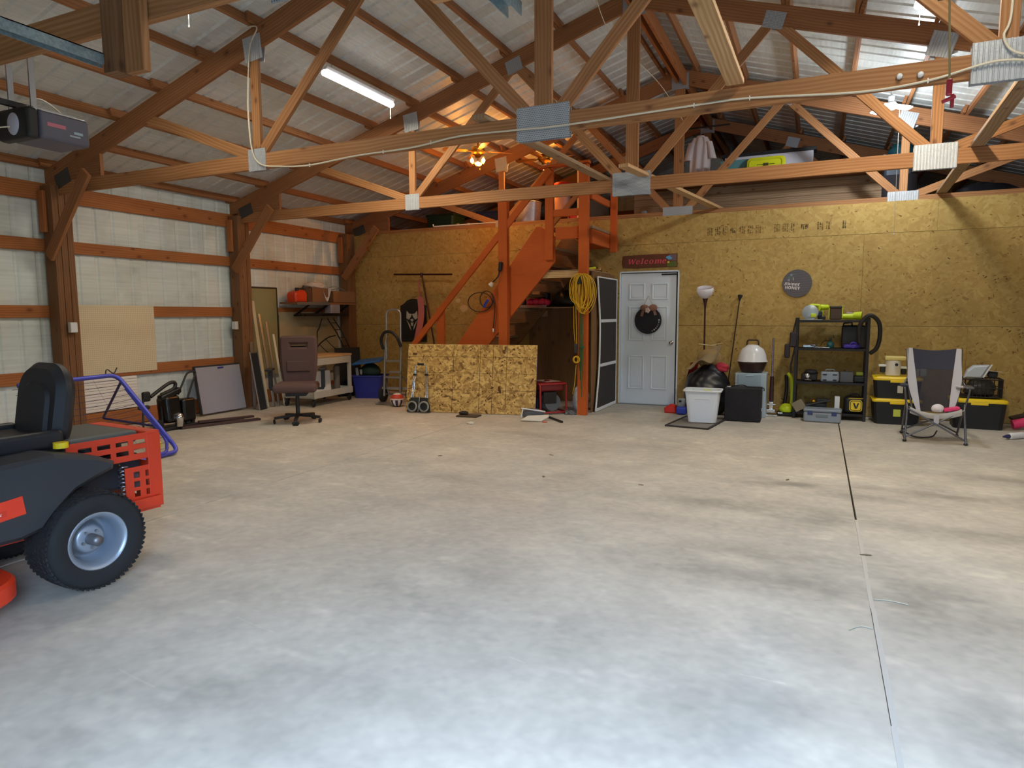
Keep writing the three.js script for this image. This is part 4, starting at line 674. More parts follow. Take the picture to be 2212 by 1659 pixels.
{ const t = thing('white_paper_tray', 'tilted white plastic guard lying on the floor by the generator', 'tray', [4.68, 0.0, 2.12], 0.35); obj('tray', move(extrude([[-0.17, -0.05], [0.1, -0.07], [0.2, 0.03], [0.2, 0.07], [-0.08, 0.045]], 0.02, 0.005), 0, 0.04, 0, -PI / 2 + 0.5), M.offWhite, t); }
{ const t = thing('grey_stand', 'grey bundle with a white rod across it before the generator', 'bundle', [4.56, 0, 1.86]); obj('bundle', lump(0.16, 0.08, 0.1, 0.18, 2.5, 7, 26, -0.6), mat(0x55585f, 0.7), t); obj('rod', rod([-0.14, 0.13, 0.06], [0.22, 0.11, 0.1], 0.01), M.white, t); obj('rod_leg', rod([-0.12, 0.13, 0.06], [-0.13, 0.01, 0.1], 0.008), M.white, t); }
one('black_rod', 'short black rod lying on the floor by the generator', 'rod', rod([4.72, 0.016, 1.75], [5.08, 0.016, 2.12], 0.015), M.blackMetal);
one('pink_scrap', 'tiny pink scrap on the floor beside the white guard', 'scrap', lump(0.035, 0.015, 0.02, 0.3, 3, 9, 12, -0.6).translate(4.86, 0, 2.18), mat(0xc9705c, 0.8));
// ---------------------------------------------------------------- orange stair
{
  const t = thing('stair', 'orange painted timber stair climbing to the loft landing', 'stair', [0, 0, 0]), o = M.orange, z0 = 0.16, z1 = 1.3;
  const k = 1.14, foot = 2.36, str = (z) => { const s = [[foot, 0], [foot + 0.42, 0], [4.66, 2.13], [4.66, 2.47], [4.45, 2.62], [4.38, 2.62]]; return move(extrude(s, 0.04, 0.004), 0, 0, z); };
  obj('stringer', str(z1), o, t); obj('stringer', str(z0), M.ply, t);
  for (let i = 1; i < 12; i++) { const y = i * 0.212, x = foot + 0.24 + (y - 0.05) / 1.17; obj('tread', span(x - 0.12, x + 0.13, y - 0.036, y, z0 + 0.021, z1 - 0.021, 0.004), i % 2 ? M.grey : M.ply, t); }
  // landing with posts and rails
  obj('landing_deck', span(4.55, 5.2, 2.56, 2.6, 0.02, z1 - 0.021, 0.003), M.grey, t);
  obj('landing_joist', span(4.67, 5.0, 2.43, 2.595, z1 - 0.02, z1 + 0.02, 0.004), o, t); obj('landing_joist', span(5.16, 5.2, 2.36, 2.555, 0.02, z1 - 0.02, 0.004), o, t); obj('landing_joist', span(4.55, 5.15, 2.4, 2.555, 0.02, 0.06, 0.004), o, t);
  obj('rail_post', span(4.53, 4.65, 2.15, 3.40, z1 + 0.021, z1 + 0.06, 0.004), o, t); obj('rail_post', span(5.03, 5.16, 0, 3.40, z1 - 0.0, z1 + 0.09, 0.005), o, t);
  obj('rail_post', span(3.83, 3.97, 0, 3.0, z1 + 0.021, z1 + 0.11, 0.005), o, t); obj('rail_post', span(5.205, 5.3, 2.3, 3.2, 0.42, 0.48, 0.004), o, t);
  obj('newel_post', span(2.76, 2.89, 0, 1.5, z1 + 0.021, z1 + 0.06, 0.004), o, t);
  obj('handrail', beam([2.36, 0.94, z1 + 0.08], [4.62, 3.37, z1 + 0.08], 0.09, 0.038), o, t); obj('handrail', beam([3.3, 1.75, 0.42], [4.7, 3.2, 0.42], 0.07, 0.038), M.dark, t);
  obj('top_rail', beam([4.44, 3.41, z1 + 0.04], [5.17, 3.43, z1 + 0.04], 0.035, 0.1), o, t); obj('mid_rail', span(4.65, 5.03, 2.735, 2.83, z1 + 0.021, z1 + 0.055, 0.004), o, t); obj('side_rail', span(5.165, 5.2, 2.95, 3.04, 0.48, z1, 0.004), o, t);
}
{ // plywood closet under the landing
  const t = thing('under_stair_closet', 'dim plywood recess under the stair landing with a cream header board', 'closet', [0, 0, 0]);
  obj('back_panel', span(3.72, 5.12, 0.02, 1.95, 0.004, 0.02), M.ply, t); obj('side_panel', span(5.13, 5.145, 0.0, 1.99, 0.022, 1.1), M.ply, t);
  obj('top_panel', span(4.3, 5.14, 1.996, 2.012, 0.2, 1.275), M.grey, t); obj('header_board', span(4.02, 5.02, 1.905, 1.995, 1.235, 1.275, 0.004), M.cream, t);
  obj('shelf', span(3.73, 4.7, 1.49, 1.51, 0.022, 0.6), M.grey, t); obj('shelf_edge', span(3.73, 4.25, 1.5, 1.54, 0.6, 0.61, 0.002), M.steel, t); obj('cleat', [span(3.98, 4.1, 1.7, 1.75, 0.022, 0.5), span(3.75, 4.05, 1.36, 1.46, 0.022, 0.05)], M.pale, t);
}
one('pink_roll', 'bright pink lumpy roll on the shelf under the stairs', 'roll', [ball(0.07, 3.96, 1.585, 0.5, 1, 0.9, 1), ball(0.072, 4.05, 1.585, 0.5, 1, 0.9, 1), ball(0.07, 4.14, 1.585, 0.5, 1, 0.9, 1), ball(0.06, 4.22, 1.58, 0.5, 1, 0.9, 1)], mat(0xd8284c, 0.6));
one('black_bag', 'black fabric bag slumped on the shelf under the stairs', 'bag', lump(0.24, 0.15, 0.16, 0.08, 2, 5, 28, -0.7).translate(4.5, 1.511, 0.36), M.black);
one('black_case', 'small black case on the shelf behind the pink roll', 'case', box(0.16, 0.22, 0.14, 4.1, 1.622, 0.3, 0.02), M.charcoal);
one('dark_jar', 'wide dark jar at the end of the shelf by the stair post', 'jar', lathe([[0, 0], [0.05, 0], [0.05, 0.11], [0.03, 0.14], [0, 0.14]], 18).translate(3.82, 1.511, 0.5), mat(0x2a2522, 0.4));
one('dark_jar', 'slim dark jar behind the wide jar on the under stair shelf', 'jar', lathe([[0, 0], [0.035, 0], [0.035, 0.08], [0, 0.1]], 16).translate(3.78, 1.511, 0.36), mat(0x2a2522, 0.4));
{ // pile of scrap on the closet roof
  const t = thing('scrap_pile', 'tangle of small scrap pieces on top of the closet', 'scraps', [4.98, 2.01, 0.55]); obj('strips', [box(0.25, 0.02, 0.03, -0.02, 0.02, 0.3, 0.003, 0, 0.4, 0.05), box(0.3, 0.02, 0.025, 0.03, 0.03, 0.1, 0.003, 0, -0.5, 0.02), box(0.2, 0.02, 0.04, -0.05, 0.012, -0.1, 0.003, 0, 0.9)], M.pale, t); obj('bracket', [box(0.16, 0.03, 0.04, 0.02, 0.045, 0.2, 0.004, 0, -0.2, 0.1)], M.lime, t); obj('wire', tube([[-0.2, 0.01, 0.2], [0, 0.08, 0.1], [0.1, 0.02, -0.1], [-0.1, 0.05, -0.2]], 0.005, 0.5, 40, 6), M.black, t); }
{ // screen door standing open at the closet side
  const t = thing('screen_door', 'white framed screen door with three dark mesh panels standing on edge', 'screen door', [5.19, 0, 0.55]); const w = M.white;
  const bow = (y) => 0.05 - 0.16 * Math.sin(PI * Math.min(1, Math.max(0, y / 1.93)));
  obj('stile', pipe([[0, 0.02, 0.5], [0, 0.62, 0.34], [0, 1.3, 0.32], [0, 1.92, 0.46]], 0.014, 0.2, 8), w, t); obj('stile', span(-0.012, 0.012, 0.01, 1.93, -0.52, -0.5, 0.003), w, t);
  for (const [y, z] of [[0.03, 0.5], [0.66, 0.3], [1.3, 0.28], [1.92, 0.46]]) obj('rail', beam([0, y, -0.51], [0, y + (y < 0.1 ? 0 : 0), z], y > 1.9 ? 0.02 : 0.045, 0.02), w, t);
  for (const [a, b, za, zb] of [[0.05, 0.64, 0.47, 0.33], [0.68, 1.28, 0.32, 0.31], [1.32, 1.91, 0.31, 0.44]]) obj('mesh_panel', move(extrude([[-za, a], [0.5, a], [0.5, b], [-zb, b]], 0.006, 0), 0, 0, 0, 0, PI / 2), mat(0x2a2320, 0.7), t);
}
{ // portable generator
  const t = thing('generator', 'portable generator with red tube frame under the stairs', 'generator', [4.52, 0, 1.3], -0.75), red = mat(0x9c1f22, 0.4);
  for (const s of [-1, 1]) obj('frame_tube', pipe([[-0.26, 0.03, s * 0.2], [-0.26, 0.43, s * 0.2], [0.26, 0.43, s * 0.2], [0.26, 0.03, s * 0.2], [-0.26, 0.03, s * 0.2], [-0.26, 0.1, s * 0.2]], 0.014, 0.05, 8), red, t);
  each('cross_tube', [-0.26, 0.26].flatMap((x) => [rod([x, 0.03, -0.2], [x, 0.03, 0.2], 0.013), rod([x, 0.43, -0.2], [x, 0.43, 0.2], 0.013)]), red, t);
  obj('fuel_tank', [box(0.48, 0.13, 0.37, 0, 0.385, 0, 0.035), lathe([[0, 0.025], [0.04, 0.02], [0.04, 0], [0, 0]], 16).translate(0.05, 0.45, 0)], mat(0x74181a, 0.4), t); obj('engine_block', [box(0.26, 0.26, 0.32, -0.1, 0.185, 0, 0.03), move(new THREE.CylinderGeometry(0.1, 0.1, 0.06, 24), -0.1, 0.2, 0.15, PI / 2)], M.charcoal, t);
  obj('alternator', [move(new THREE.CylinderGeometry(0.12, 0.12, 0.22, 24), 0.13, 0.17, 0, 0, 0, PI / 2), ...[0, 1, 2, 3].map((k) => move(new THREE.TorusGeometry(0.122, 0.006, 6, 24), 0.06 + k * 0.045, 0.17, 0, 0, PI / 2))], M.midGrey, t); obj('control_panel', [box(0.02, 0.16, 0.2, 0.25, 0.24, 0.05, 0.006), box(0.16, 0.1, 0.02, 0.14, 0.28, 0.19, 0.006)], M.blackGloss, t); obj('recoil_starter', move(lathe([[0, 0.03], [0.07, 0.025], [0.08, 0], [0, 0]], 24), -0.1, 0.2, 0.18, PI / 2), M.black, t); obj('foot', [[-0.22, 0.18], [0.22, 0.18], [-0.22, -0.18], [0.22, -0.18]].map(([x, z]) => span(x - 0.02, x + 0.02, 0, 0.02, z - 0.02, z + 0.02)), M.rubber, t);
  obj('manual_sheet', box(0.3, 0.004, 0.24, 0.02, 0.453, -0.02, 0.001, 0, 0.2), mat(0xb59a88, 0.7), t);
}
one('white_plastic_bag', 'crumpled white plastic bag on the floor behind the orange post', 'bag', lump(0.13, 0.2, 0.12, 0.25, 3, 8, 36, -0.75).translate(4.92, 0, 0.9), mat(0xc9ccd2, 0.35));
one('paper_bag_scrap', 'small white bag between the orange post and the screen door', 'bag', lump(0.07, 0.12, 0.09, 0.22, 3, 12, 28, -0.75).translate(5.02, 0, 1.2), mat(0xbfc0c4, 0.4));
{ const t = thing('chain_heap', 'small heap of grey chain at the foot of the orange post', 'chain', [4.9, 0, 1.36]); const links = []; for (let k = 0; k < 34; k++) { const a = rnd(6.28), r = Math.sqrt(rnd()) * 0.11; links.push(move(new THREE.TorusGeometry(0.02, 0.005, 6, 12), r * Math.cos(a), 0.012 + rnd(0.045) * (1 - r / 0.12), r * Math.sin(a) * 0.6, rnd(3), rnd(3))); } obj('links', links, M.dullSteel, t); }
{ // coiled yellow cord on the post
  const t = thing('yellow_extension_cord', 'big coil of yellow extension cord hanging on the orange post', 'cord', [5.1, 1.66, 1.47]); const coil = [], yM = mat(0xd2a417, 0.5);
  for (let k = 0; k < 22; k++) { const w = k < 6 ? rnd(0.11, 0.16) : rnd(0.01, 0.12), h = rnd(0.2, 0.27), dx = rnd(-0.03, 0.05), dy = 0.28 - h, zz = rnd(-0.04, 0.05), ph = rnd(0.3); coil.push(tube(Array.from({ length: 12 }, (_, i) => { const a = i / 12 * 2 * PI + ph; return [dx + w * Math.sin(a), dy + h * Math.cos(a) - 0.0, zz + 0.02 * Math.sin(a * 3 + k)]; }), 0.006, 0.5, 40, 6, true)); }
  obj('coil', coil, yM, t); obj('hook', [pipe([[0.0, 0.2, -0.07], [0.0, 0.2, 0.03], [0.0, 0.26, 0.04]], 0.008, 0.02), box(0.06, 0.12, 0.04, -0.02, 0.2, 0.02, 0.01)], M.charcoal, t);
  obj('loose_end', [tube([[-0.1, -0.15, 0], [-0.1, -0.5, -0.02], [-0.08, -0.68, -0.02]], 0.005, 0.5, 24, 6), tube([[-0.07, -0.15, 0.0], [-0.06, -0.5, 0.0], [-0.055, -0.68, 0.0]], 0.005, 0.5, 24, 6), tube([[-0.06, -0.95, 0], [-0.08, -1.2, 0], [-0.12, -1.36, -0.03]], 0.005, 0.5, 24, 6)], yM, t);
  const pl = obj('plug', box(0.05, 0.13, 0.04, -0.065, -0.73, 0, 0.01), M.charcoal, t); obj('plug_knot', [0, 1, 2, 3, 4].map((k) => move(new THREE.TorusGeometry(0.04 + 0.006 * (k % 2), 0.007, 6, 18), -0.06, -0.88, 0.01 * (k - 2), 0, 0.3 * k, 0).scale(1, 1, 1)), yM, t); }
{ const t = thing('green_extension_cord', 'dark green extension cord hanging down the orange post', 'cord', [5.12, 0, 1.43]); const g = mat(0x0d5a2c, 0.5); obj('strand', [-0.04, -0.025, -0.01, 0.01].map((x, k) => tube([[x, 1.55, 0.0], [x * 1.2, 1.2, 0.01 * k], [x, 0.95 + 0.03 * k, 0.02], [x * 0.6 - 0.015, 0.62 - k * 0.12, 0.01]], 0.006, 0.5, 30, 6)), g, t); obj('tie', move(new THREE.TorusGeometry(0.03, 0.01, 6, 16), -0.005, 0.95, 0.01, PI / 2), g, t); }
{ const t = thing('cable_loop', 'black cable coiled in loops hanging on the orange stringer', 'cable', [3.55, 1.6, 1.345]); const big = (w, h, dx, dy, z) => tube(Array.from({ length: 12 }, (_, i) => { const a = i / 12 * 2 * PI; return [dx + w * Math.cos(a), dy + h * Math.sin(a), z]; }), 0.008, 0.5, 48, 6, true); obj('loop', [big(0.2, 0.14, -0.05, -0.02, 0), big(0.11, 0.12, 0.07, 0.02, 0.02), tube([[0.16, 0.1, 0.02], [0.2, -0.1, 0.02], [0.17, -0.4, 0.01]], 0.008, 0.5, 24, 6)], mat(0x2a1f1c, 0.6), t); obj('label_tie', box(0.04, 0.14, 0.012, 0.06, -0.04, 0.03, 0.003, 0, 0, -0.6), M.blue, t); obj('plug_tip', box(0.02, 0.05, 0.02, 0.17, -0.43, 0.01, 0.004), M.white, t); }
{ const t = thing('work_light', 'black gooseneck work light clamped to the orange post', 'work light', [3.88, 2.02, 1.44]); obj('clamp_body', box(0.05, 0.13, 0.05, 0, 0.06, 0, 0.012, 0, 0, -0.15), M.black, t); obj('gooseneck', tube([[-0.02, 0, 0], [-0.02, -0.07, 0.02], [-0.07, -0.13, 0.03], [-0.11, -0.16, 0.03]], 0.01, 0.5, 24, 8), M.black, t); obj('lamp_head', move(lathe([[0, 0], [0.025, 0.005], [0.04, 0.05], [0.038, 0.052], [0.02, 0.01], [0, 0.006]], 18), -0.11, -0.17, 0.03, 0, 0, 2.4), M.offWhite, t); }

// ---------------------------------------------------------------- door and its signs
{
  const t = structGroup('door_1'); const dm = mat(0xdde6ee, 0.38), x0 = DW[0], x1 = DW[1], y1 = DW[2];
  obj('door_frame', [span(x0, x0 + 0.022, 0, y1, -0.12, 0.006, 0.002), span(x1 - 0.022, x1, 0, y1, -0.12, 0.006, 0.002), span(x0, x1, y1 - 0.022, y1, -0.12, 0.006, 0.002)], dm, t);
  obj('weather_strip', [span(x1 - 0.05, x1 - 0.022, 0.3, y1 - 0.04, -0.075, -0.045)], M.black, t);
  const d = new THREE.Group(); d.name = 'door_slab'; t.add(d); d.position.set(x0 + 0.026, 0.012, -0.02); d.rotation.y = 0.022;
  const W = 0.835, H = 2.0; obj('slab_board', span(0, W, 0, H, -0.04, 0, 0.002), dm, d);
  for (const [px, py, w, h] of [[0.12, 1.60, 0.245, 0.25], [0.47, 1.60, 0.245, 0.25], [0.12, 0.98, 0.245, 0.52], [0.47, 0.98, 0.245, 0.52], [0.12, 0.23, 0.245, 0.52], [0.47, 0.23, 0.245, 0.52]]) {
    const s = outline([[0, 0], [w, 0], [w, h], [0, h]]), q = new THREE.Path(), e = 0.022; q.moveTo(e, e); q.lineTo(e, h - e); q.lineTo(w - e, h - e); q.lineTo(w - e, e); q.closePath(); s.holes.push(q);
    obj('raised_panel', [extrude(s, 0.014, 0.005).translate(px, py, 0.004), span(px + 0.04, px + w - 0.04, py + 0.04, py + h - 0.04, -0.002, 0.005, 0.003)], dm, d);
  }
  obj('door_knob', [lathe([[0, 0.065], [0.02, 0.063], [0.03, 0.045], [0.024, 0.025], [0.012, 0.02], [0.012, 0.006], [0.032, 0.004], [0.032, 0], [0, 0]], 24).rotateX(PI / 2).translate(W - 0.06, 0.95, 0)], M.chrome, d);
  obj('door_closer', [span(W - 0.22, W + 0.02, H - 0.035, H - 0.015, 0.002, 0.02, 0.003)], M.blackMetal, d);
  obj('threshold', span(x0, x1, 0, 0.012, -0.1, 0.01), M.dullSteel, t);
}
{ const t = thing('round_door_sign', 'black round sign with white letters and a burlap bow on the door', 'sign', [5.68, 1.3, 0.018]);
  const tx = canvasTex(512, 512, (c) => { c.fillStyle = '#14121a'; c.fillRect(0, 0, 512, 512); c.fillStyle = '#2a1d1d'; for (let k = 0; k < 60; k++) c.fillRect(60 + (k * 137) % 360, 180 + (k * 71) % 220, 26, 3); c.fillStyle = '#dcdcdc'; c.font = 'bold 38px sans-serif'; c.textAlign = 'center'; 'WELCOME'.split('').forEach((ch, i) => { const a = -0.05 + i * 0.2; c.save(); c.translate(256 + 218 * Math.cos(a), 256 + 218 * Math.sin(a) + 10); c.fillText(ch, 0, 6); c.restore(); }); });
  const disc = new THREE.CircleGeometry(0.2, 48); obj('disc', [new THREE.CylinderGeometry(0.205, 0.205, 0.012, 48).rotateX(PI / 2)], M.black, t); obj('lettering', disc.translate(0, 0, 0.0065), new THREE.MeshStandardMaterial({ map: tx, roughness: 0.7 }), t);
  obj('hanging_cord', pipe([[-0.09, 0.17, 0.004], [0.0, 0.37, 0.004], [0.1, 0.17, 0.004]], 0.004, 0.005, 5), mat(0xa89a86, 0.8), t);
  const bw = mat(0x8a6354, 0.9); obj('bow', [ball(0.07, -0.05, 0.19, 0.02, 1, 0.7, 0.35, 16), ball(0.07, 0.08, 0.19, 0.02, 0.95, 0.75, 0.35, 16), move(box(0.04, 0.12, 0.008, 0, 0, 0, 0.003), -0.08, 0.12, 0.015, 0, 0, -0.3), move(box(0.04, 0.11, 0.008, 0, 0, 0, 0.003), 0.1, 0.13, 0.015, 0, 0, 0.3)], bw, t); obj('flower', [0, 1, 2, 3, 4].map((k) => ball(0.02, 0.0 + 0.022 * Math.cos(k * 1.257), 0.15 + 0.022 * Math.sin(k * 1.257), 0.042, 1, 1, 0.5, 10)), mat(0xc7b2a6, 0.8), t); }
{ const t = thing('welcome_sign', 'brown wooden board with Welcome in pink lettering above the door', 'sign', [5.69, 2.185, 0.012]);
  const tx = canvasTex(1024, 256, (c) => { c.fillStyle = '#6a3a22'; c.fillRect(0, 0, 1024, 256); c.strokeStyle = '#542a18'; for (let k = 0; k < 26; k++) { c.lineWidth = 2; c.beginPath(); c.moveTo(0, k * 10 + 3); c.lineTo(1024, k * 10 + 8 * Math.sin(k)); c.stroke(); } c.fillStyle = '#6e5a60'; c.fillRect(890, 0, 134, 130); c.fillStyle = '#5b6a2e'; c.fillRect(850, 150, 174, 106); c.fillStyle = '#e0505f'; c.font = 'italic bold 150px serif'; c.textAlign = 'left'; 'Welcome'.split('').forEach((ch, i) => c.fillText(ch, [70, 232, 330, 395, 490, 595, 740][i], 178)); c.fillStyle = '#5aa8d8'; for (const [x, y] of [[850, 60], [885, 45], [915, 75], [880, 85]]) { c.beginPath(); c.arc(x, y, 24, 0, 7); c.fill(); } c.fillStyle = '#d8c04a'; c.beginPath(); c.arc(872, 160, 22, 0, 7); c.fill(); });
  obj('plank', extrude(outline([[-0.41, -0.09], [-0.2, -0.1], [0.1, -0.092], [0.41, -0.095], [0.41, 0.1], [0.05, 0.104], [-0.2, 0.098], [-0.41, 0.09], [-0.425, 0.0]]), 0.02, 0.004), mat(0x6a3a22, 0.8), t); obj('lettering', new THREE.PlaneGeometry(0.8, 0.18).translate(0, 0, 0.0106), new THREE.MeshStandardMaterial({ map: tx, roughness: 0.8 }), t); }

// ---------------------------------------------------------------- right of the door
{ const t = thing('torchiere_lamp', 'torchiere floor lamp with white glass bowl and dark red pole', 'floor lamp', [6.555, 0, 0.2]); const m = mat(0x3d1a1c, 0.35, 0.3);
  obj('base', lathe([[0, 0], [0.13, 0], [0.13, 0.015], [0.05, 0.03], [0, 0.03]], 28), m, t); obj('pole', [rod([0, 0.02, 0], [-0.01, 1.5, 0], 0.012), lathe([[0.014, 0], [0.02, 0.06], [0.035, 0.12], [0.04, 0.14], [0, 0.14]], 18).translate(-0.01, 1.48, 0)], m, t); obj('glass_bowl', lathe([[0.03, 0], [0.06, 0.012], [0.1, 0.055], [0.119, 0.11], [0.115, 0.15], [0.1, 0.16], [0.112, 0.11], [0.094, 0.06], [0.055, 0.022], [0.0, 0.014]], 36).rotateX(0.3).translate(-0.01, 1.62, 0), mat(0xe4e0e6, 0.25), t); }
{ const t = thing('duster_pole', 'thin dark pole with a black tuft leaning on the wall', 'pole', [0, 0, 0]); const m = mat(0x331a16, 0.5); obj('stick', rod([6.86, 0.005, 0.3], [7.0, 1.6, 0.05], 0.009), m, t); obj('tuft', [lathe([[0.008, -0.02], [0.018, 0.02], [0.034, 0.06], [0.03, 0.075], [0, 0.08]], 14).rotateZ(-0.09).translate(7.0, 1.59, 0.05)], M.black, t); }
one('trash_bag', 'full shiny black trash bag slumped beside the door', 'trash bag', lump(0.31, 0.375, 0.25, 0.10, 2.3, 3, 56, -0.85).translate(6.665, 0, 0.56), mat(0x17161b, 0.36));
{ const t = thing('burlap_sack', 'tan burlap sack draped over the black trash bag', 'sack', [0, 0, 0]); obj('sack_cloth', sheet((u, v) => [6.45 + 0.37 * u - 0.05 * v + 0.1 * (1 - v) * (1 - u), 0.955 - 0.2 * v - 0.13 * (1 - u) * (1 - u) - 0.03 * Math.sin(u * 9) * v, 0.40 + 0.24 * v + 0.12 * v * v + 0.02 * noise3(u * 6, v * 4, 7)], 36, 24, 0.008), new THREE.MeshStandardMaterial({ map: clothTex, color: lin(0.38, 0.27, 0.14), roughness: 0.95 }), t); obj('stuffing', lump(0.17, 0.15, 0.1, 0.12, 2, 17, 24, -0.8).translate(6.67, 0.64, 0.48), mat(0x93794f, 0.95), t); }
one('pale_sticks', 'two pale thin sticks crossing above the burlap sack', 'sticks', [rod([6.5, 0.97, 0.38], [6.78, 0.94, 0.38], 0.006), rod([6.6, 0.94, 0.36], [6.82, 0.985, 0.36], 0.006)], mat(0xc9b98e, 0.8));
one('red_sled', 'dark red curved plastic sled standing behind the trash bag', 'sled', sheet((u, v) => [6.3 + 0.1 * u + 0.1 * v * v, 0.02 + 0.68 * v, 0.34 - 0.1 * Math.sin(u * 3) + 0.04 * v], 12, 20, 0.006), mat(0x8e1a1f, 0.35));
one('red_fabric', 'red cloth poking out of the top of the trash bag', 'cloth', lump(0.1, 0.07, 0.07, 0.2, 3, 6, 20, -0.7).translate(6.84, 0.6, 0.56), mat(0xa82838, 0.8));
one('red_toy', 'red wedge shaped plastic toy on the floor by the door', 'toy', extrude([[-0.1, 0], [0.08, 0], [0.05, 0.12], [-0.02, 0.13], [-0.11, 0.07]], 0.1, 0.02).translate(6.2, 0.0, 0.67), M.red);
one('blue_toy', 'blue rounded plastic toy block beside the red wedge', 'toy', box(0.14, 0.11, 0.12, 6.35, 0.056, 0.76, 0.03), M.blue);
{ const t = thing('grey_canister', 'small grey canister with black nozzle on the blue toy', 'canister', [6.345, 0.112, 0.75]); obj('can_body', lathe([[0, 0], [0.05, 0], [0.05, 0.1], [0.045, 0.11], [0, 0.11]], 20), M.grey_, t); obj('nozzle', lathe([[0, 0], [0.018, 0], [0.018, 0.02], [0, 0.02]], 14).rotateX(PI / 2).translate(-0.01, 0.08, 0.045), M.black, t); }
{ const t = thing('floor_mat', 'flat grey rubber mat with black border under the white tub', 'mat', [6.66, 0, 1.42], -0.12); obj('pad', box(0.5, 0.012, 0.84, 0, 0.006, 0, 0.002), mat(0x77726a, 0.8), t); obj('border', [box(0.54, 0.018, 0.03, 0, 0.009, 0.43, 0.003), box(0.54, 0.018, 0.03, 0, 0.009, -0.43, 0.003), box(0.03, 0.018, 0.86, -0.26, 0.009, 0, 0.003), box(0.03, 0.018, 0.86, 0.26, 0.009, 0, 0.003)], mat(0x2b2420, 0.8), t); }
{ const t = thing('white_tub', 'white plastic storage tub without lid on the floor mat', 'tub', [6.725, 0.02, 1.36], 0.06); const w = mat(0xd7dbdf, 0.4); obj('tub_body', tub(0.34, 0.26, 0.43, 0.34, 0.41, 0.005, 0.05), w, t); const r = roundRect(0.475, 0.385, 0.06); r.holes.push(roundRect(0.42, 0.33, 0.05)); obj('rim', move(extrude(r, 0.02, 0.005), 0, 0.405, 0, PI / 2), w, t);
  obj('grip_ledge', [move(box(0.19, 0.022, 0.018, 0, 0, 0, 0.006), 0, 0.31, 0.157, 0.1), move(box(0.022, 0.05, 0.014, 0, 0, 0, 0.005), 0.1, 0.285, 0.152, 0.1), move(box(0.022, 0.05, 0.014, 0, 0, 0, 0.005), -0.1, 0.285, 0.152, 0.1)], w, t); obj('label', box(0.1, 0.03, 0.001, 0.04, 0.385, -0.156, 0, -0.1), mat(0xd9dc9a, 0.6), t); }
{ const t = thing('black_speaker_case', 'boxy black carpeted speaker case with cable on top', 'case', [7.18, 0, 0.94], 0.03); obj('cabinet', box(0.45, 0.43, 0.32, 0, 0.222, 0, 0.012), new THREE.MeshStandardMaterial({ map: speckTex, color: lin(0.018, 0.016, 0.02), roughness: 0.9 }), t); obj('cable', tube([[-0.15, 0.445, 0], [-0.02, 0.47, 0.05], [0.06, 0.445, 0.02], [0.15, 0.45, 0.08], [0.24, 0.44, 0.05], [0.25, 0.4, 0.02]], 0.006, 0.5, 50, 6), M.black, t); obj('chrome_jack', box(0.05, 0.02, 0.03, -0.18, 0.447, 0.08, 0.006), M.chrome, t); obj('latch', [box(0.02, 0.04, 0.01, 0.23, 0.16, 0.08, 0.003)], M.steel, t); each('foot', [[-0.18, 0.12], [0.18, 0.12], [-0.18, -0.12], [0.18, -0.12]].map(([x, z]) => span(x - 0.02, x + 0.02, 0, 0.01, z - 0.02, z + 0.02)), M.rubber, t); }
{ const t = thing('drawer_bin', 'grey blue plastic drawer bin behind the black speaker case', 'drawer bin', [7.235, 0, 0.5]); const m = mat(0xa6b5bd, 0.35); obj('cabinet', [span(-0.2, 0.2, 0, 0.6, -0.18, 0.16, 0.012)], m, t); for (const y of [0.02, 0.215, 0.41]) { const d = obj('drawer', span(-0.16, 0.13, y + 0.01, y + 0.175, 0.16, 0.185, 0.008), mat(0x8fa0ab, 0.3), t); obj('drawer_handle', span(-0.06, 0.04, y + 0.15, y + 0.165, 0.185, 0.2, 0.004), m, d); } }
{ const t = thing('kettle_grill', 'round portable grill with white domed lid and dark brown bowl', 'grill', [7.235, 0.6, 0.5]); obj('bowl', lathe([[0, 0], [0.13, 0], [0.15, 0.03], [0.185, 0.13], [0.19, 0.15], [0, 0.15]], 36), mat(0x35201d, 0.35), t); obj('lid', lathe([[0.198, 0.15], [0.198, 0.162], [0.188, 0.166], [0.175, 0.24], [0.14, 0.32], [0.08, 0.36], [0.07, 0.375], [0, 0.38]], 40), mat(0xdcdcde, 0.25), t); obj('handle', pipe([[-0.075, 0.37, 0], [-0.07, 0.44, 0], [0.07, 0.44, 0], [0.075, 0.37, 0]], 0.011, 0.03, 10), mat(0x2a1d1a, 0.5), t); }
{ const t = thing('floor_jack_pole', 'upright tool with long steel pole, dark grip and chrome foot', 'pole tool', [7.49, 0, 0.4]); obj('pole', rod([0, 0.2, 0], [-0.005, 1.06, -0.08], 0.014), mat(0x9a90a8, 0.25, 0.8), t); obj('grip', rod([0, 0.2, 0], [-0.002, 0.54, -0.03], 0.03, 0.026, 14), mat(0x35161a, 0.5), t); obj('foot', [box(0.16, 0.03, 0.16, 0.01, 0.015, 0.02, 0.008), box(0.12, 0.05, 0.1, 0, 0.07, 0, 0.01), rod([-0.05, 0.16, 0.02], [0.06, 0.16, 0.02], 0.01), rod([0.09, 0.05, 0.03], [0.15, 0.05, 0.03], 0.012), box(0.06, 0.14, 0.05, 0, 0.13, 0, 0.01)], M.chrome, t); }
